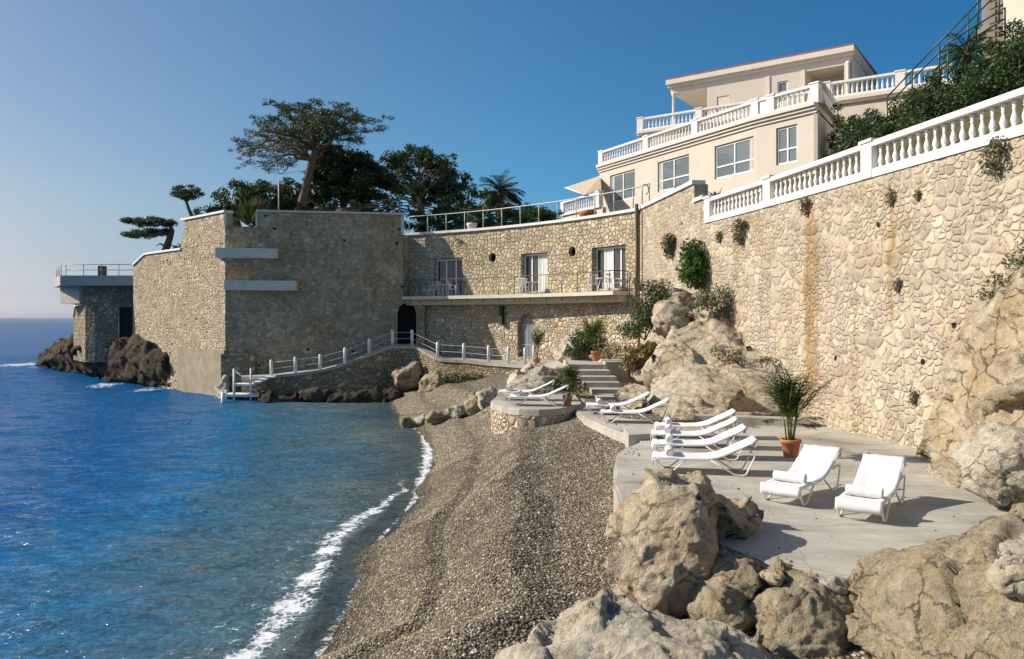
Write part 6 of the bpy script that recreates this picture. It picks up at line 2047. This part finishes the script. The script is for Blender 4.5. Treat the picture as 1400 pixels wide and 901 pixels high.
# --- the palm tree
def palm_tree(label, base, top, L, nf, seed, size=1.0, leaf='leaf_palm', name='palm_tree', trunk_r=0.28):
    rg = np.random.default_rng(seed)
    root = tree_obj(name, label, base)
    b, tp = Vector(base), Vector(top)
    pr = [b.lerp(tp, k / 8) for k in range(9)]
    MB().tube(pr, [trunk_r * (1 + 0.12 * (k % 2)) for k in range(9)], 10).build('trunk', M['bark'], root, True)
    items = []
    for k in range(nf):
        a = 2 * PI * k / nf * 2.4 + rg.uniform(-0.2, 0.2)
        el = rg.uniform(-0.25, 1.35)
        items.append(frond(tp, (math.cos(a) * math.cos(el), math.sin(a) * math.cos(el), math.sin(el)), L * rg.uniform(0.85, 1.1), rg.uniform(0.9, 1.5), 30, 0.055 * size, 0.50 * size, rg))
    rm = MB()
    for it in items: rm.tube(it[0], [0.03] * 10 + [0.008], 4)
    rm.build('frond_ribs', M['stem'], root, True)['kind'] = 'stuff'
    fronds_obj('fronds', items, M[leaf], root)['kind'] = 'stuff'
    return root


palm_tree('date palm with arching fronds rising behind the roof terrace railing', P(684, 305, 62), P(684, 264, 62), 2.0, 44, 71, 1.0, 'leaf_dark')
palm_tree('small palm half hidden beside the pale house at the top right', P(1322, 120, 33), P(1322, 76, 33), 1.25, 26, 73, 0.7, 'leaf_dark', trunk_r=0.2)


# --- spiky plants
def rosette(label, base, L, n, seed, leaf, el0=0.35, el1=1.45, w=0.085, name='agave_plant', cat='plant', group=None):
    rg = np.random.default_rng(seed)
    root = thing(name, label, cat, base, group)
    mb = MB()
    b = Vector(base)
    for k in range(n):
        a = rg.uniform(0, 2 * PI); el = rg.uniform(el0, el1); l = L * rg.uniform(0.7, 1.1)
        d = Vector((math.cos(a) * math.cos(el), math.sin(a) * math.cos(el), math.sin(el)))
        s_ = d.cross(Vector((0, 0, 1)))
        s_ = s_.normalized() if s_.length > 1e-3 else Vector((1, 0, 0))
        up_ = s_.cross(d)
        q = []
        for t, ww in ((0, 0.7), (0.3, 1.0), (0.65, 0.7), (1.0, 0.05)):
            c = b + d * l * t - Vector((0, 0, 0.18 * l * t * t * math.cos(el)))
            q.append((c - s_ * w * ww + up_ * 0.02, c, c + s_ * w * ww + up_ * 0.02))
        for i in range(3):
            mb.face([q[i][0], q[i][1], q[i + 1][1], q[i + 1][0]]); mb.face([q[i][1], q[i][2], q[i + 1][2], q[i + 1][1]])
    me = mb.mesh('leaves', False, True)
    link_mesh('leaves', me, M[leaf], root)['kind'] = 'stuff'
    return root


rosette('upright spiky agave behind the step in the retaining wall', P(953, 276, 33), 0.85, 34, 81, 'leaf_agave')
rosette('reddish spiky agave right of the upright one above the left end of the balustrade', P(981, 278, 34), 0.75, 30, 82, 'leaf_agave')
rosette('low dry agave left of the upright one on the wall coping', P(931, 268, 34.5), 0.6, 22, 83, 'leaf_dry')
rosette('tall yucca with blade leaves in the notch of the bastion wall', P(338, 308, 52), 2.0, 70, 84, 'leaf_oak', 0.5, 1.5, 0.09, 'yucca_plant')
rosette('second yucca further right behind the bastion notch', P(352, 300, 53), 1.6, 50, 85, 'leaf_agave', 0.5, 1.5, 0.08, 'yucca_plant')

# ================================================================== PLANTED BANK ON THE RIGHT
bank = [
    ('dark evergreen shrub beside the shaded end of the villa', [(1150, 176, 41.5, 0.8), (1160, 172, 41, 0.9), (1148, 192, 40, 0.9), (1164, 190, 39, 1.0), (1140, 204, 39.5, 0.8)]),
    ('dark green shrub left of the green stair railing on the slope', [(1170, 164, 38, 0.95), (1192, 168, 37, 1.0), (1172, 186, 36.5, 1.1), (1195, 186, 36.5, 1.0)]),
    ('shaggy evergreen shrub at the foot of the green stair railing', [(1212, 164, 36, 0.95), (1232, 155, 35.5, 0.95), (1212, 182, 35, 1.1), (1240, 172, 34.5, 1.1)]),
    ('bright leaved evergreen mound above the third balustrade section', [(1262, 140, 34, 1.1), (1275, 122, 33.5, 1.0), (1260, 165, 33, 1.1), (1285, 150, 32, 1.1)]),
    ('dense evergreen mound under the green landing railing', [(1305, 115, 32, 1.1), (1320, 130, 31, 1.1), (1300, 140, 30.5, 1.1), (1330, 108, 31.5, 1.0), (1345, 112, 30, 0.9)]),
    ('dark evergreen hedge below the pale house at the right edge', [(1352, 102, 30.5, 1.0), (1372, 92, 30, 1.1), (1360, 120, 29, 1.1), (1390, 105, 28, 1.2), (1400, 82, 29, 1.0), (1425, 85, 28, 1.2), (1440, 110, 27, 1.3)]),
]
for i, (lab, cl) in enumerate(bank):
    sub = []
    rg = np.random.default_rng(90 + i)
    for (px, py, Yc, r) in cl:
        c = P(px, py + (14 if px < 1290 else 6), Yc)
        sub.append((c, (r, r, r * 0.8)))
        for _ in range(7):
            d = Vector(rg.normal(0, 0.6, 3)) * r
            q = r * rg.uniform(0.3, 0.5)
            sub.append((c + d, (q, q, q * 0.8)))
    shrub('bank_shrub', lab, 'shrub', sub, 0.14, 'leaf_oak' if i == 3 else 'leaf_dark', 2100, 'evergreen shrubs on the slope', 0.1, 0.3, True, 200 + i)

# ================================================================== SMALL THINGS ON THE TERRACES
# white plastic chairs and tables on the balcony


def make_chair():
    r = thing('garden_chair', 'x', 'chair', (0, 0, 0), 'white chairs on the balcony')
    MB().prism([(-0.24, -0.24), (0.24, -0.24), (0.22, 0.22), (-0.22, 0.22)], 0.41, 0.45).build('seat', M['plastic'], r)
    for sx in (-1, 1):
        MB().tube([(sx * 0.25, -0.26, 0), (sx * 0.235, -0.22, 0.66)], 0.022, 5).build('leg', M['plastic'], r, True)
        MB().tube([(sx * 0.25, 0.27, 0), (sx * 0.225, 0.22, 0.42)], 0.022, 5).build('leg', M['plastic'], r, True)
        MB().tube([(sx * 0.235, -0.24, 0.66), (sx * 0.26, 0.0, 0.67), (sx * 0.23, 0.24, 0.72)], 0.022, 5).build('armrest', M['plastic'], r, True)
    bk = MB()
    for k in range(5):
        x = -0.18 + 0.09 * k
        bk.bar((x, 0.23, 0.44), (x * 1.1, 0.34, 0.90), 0.045, 0.015)
    bk.bar((-0.24, 0.345, 0.91), (0.24, 0.345, 0.91), 0.03, 0.07)
    bk.build('backrest', M['plastic'], r)
    return r


def make_table():
    r = thing('garden_table', 'x', 'table', (0, 0, 0), 'white tables on the balcony')
    MB().lathe([(0.38, 0.69), (0.40, 0.70), (0.40, 0.725), (0.38, 0.73)], (0, 0, 0), 18).build('tabletop', M['plastic'], r)
    for k in range(4):
        a = PI / 4 + k * PI / 2
        MB().tube([(0.30 * math.cos(a), 0.30 * math.sin(a), 0), (0.14 * math.cos(a), 0.14 * math.sin(a), 0.69)], 0.022, 5).build('leg', M['plastic'], r, True)
    return r


chair, table = make_chair(), make_table()
first_c, first_t = [True], [True]


def put(proto, flag, px, off, turn, lab):
    s_ = s_at_px(cv_pf, cv_L, px)
    x, y, nx, ny = cv_pf(s_)
    rz = math.atan2(-nx, ny) + turn
    loc = (x + nx * off, y + ny * off, 6.362)
    if flag[0]:
        flag[0] = False
        proto.location = loc; proto.rotation_euler = (0, 0, rz); proto['label'] = lab
    else:
        dup(proto, loc, rz, lab)


put(chair, first_c, 600, 0.5, 1.3, 'white plastic chair left of the table at the left french window')
put(table, first_t, 612, 0.55, 0, 'round white table in front of the left french window')
put(chair, first_c, 626, 0.5, -1.3, 'white plastic chair right of the table at the left french window')
put(chair, first_c, 720, 0.5, 1.2, 'white plastic chair left of the table at the middle french window')
put(chair, first_c, 727, 0.75, 0.3, 'white plastic chair in front of the table at the middle french window')
put(table, first_t, 734, 0.45, 0, 'round white table in front of the middle french window')
put(chair, first_c, 820, 0.5, 0.9, 'white plastic chair left of the table at the right french window')
put(table, first_t, 836, 0.6, 0, 'round white table in front of the right french window')
put(chair, first_c, 848, 0.5, -1.4, 'white plastic chair right of the table at the right french window')

# tubs on the roof terrace
for lab, c, r, h, plant in (('stone planter tub with a small bush behind the roof terrace railing', Vector((-2.55, 48.9, 10.25)), 0.32, 0.75, True), ('wide terracotta planter tub near the right end of the roof terrace', Vector((4.35, 44.2, 10.25)), 0.5, 0.85, False)):
    t = thing('planter', lab, 'planter', c)
    MB().lathe([(r * 0.72, 0), (r * 0.95, h * 0.75), (r * 1.05, h * 0.8), (r * 1.05, h), (r * 0.93, h)], c, 18).build('tub', M['terracotta' if not plant else 'coping'], t, True)
    if plant:
        foliage('foliage', crown([((c.x, c.y, c.z + h + 0.25), (0.4, 0.4, 0.35))], 3000), 0.13, M['leaf_oak'], t)['kind'] = 'stuff'
    else:
        foliage('foliage', crown([((c.x, c.y, c.z + h + 0.02), (0.42, 0.42, 0.10))], 3000), 0.1, M['leaf_oak'], t)['kind'] = 'stuff'
# flag
fg = thing('flagpole', 'thin flagpole with a small red and white flag among the dark trees', 'flagpole', P(381, 300, 54.5))
MB().tube([P(381, 300, 54.5), P(381, 245, 54.5)], 0.035, 6).build('pole', M['white'], fg, True)
M['flag_red'] = plain('red_flag_cloth', (0.45, 0.06, 0.05), 0.8, 0.1)
fm = MB()
a = P(381.3, 247, 54.5)
for k in range(4):
    p, q = a + Vector((0.08 * k, 0.03 * (k % 2), 0)), a + Vector((0.08 * (k + 1), 0.03 * ((k + 1) % 2), 0))
    fm.face([p, q, q - Vector((0, 0, 0.24)), p - Vector((0, 0, 0.24))])
fm.build('flag', M['white'], fg)
fm = MB()
for k in range(4):
    p, q = a + Vector((0.08 * k, 0.03 * (k % 2), -0.24)), a + Vector((0.08 * (k + 1), 0.03 * ((k + 1) % 2), -0.24))
    fm.face([p, q, q - Vector((0, 0, 0.24)), p - Vector((0, 0, 0.24))])
fm.build('flag', M['flag_red'], fg)


# loose pebbles and grit kicked up on to the terrace
def terrace_grit():
    rg = np.random.default_rng(301)
    n0 = 900
    x = rg.uniform(1.9, 9.5, n0); y = rg.uniform(9.8, 26, n0)
    edge = np.interp(y, [9.5, 11, 13.1, 14.6, 16.7, 18.1, 19.7, 20.5, 22, 24.3, 27], [4.4, 2.1, 1.9, 2.0, 2.25, 2.5, 3.3, 3.35, 2.85, 2.35, 2.2])
    k = (x > edge + 0.08) & (rg.uniform(0, 1, n0) < np.exp(-(x - edge) / 1.1) + 0.06) & (x < 8.6)
    x, y = x[k], y[k]
    n = len(x)
    r = rg.uniform(0.008, 0.026, n)
    V = ICO[None] * np.stack([r * 1.2, r, r * 0.7], 1)[:, None] + np.stack([x, y, DZ + r * 0.5], 1)[:, None]
    Fc = (ICF[None] + np.arange(n)[:, None, None] * 12).reshape(-1, 3)
    tag(link_mesh('terrace_grit', np_mesh('terrace_grit', V.reshape(-1, 3), Fc, True), M['pebbles']), 'scattered small pebbles lying on the concrete sunbathing terrace', 'pebbles', None, 'stuff')


terrace_grit()
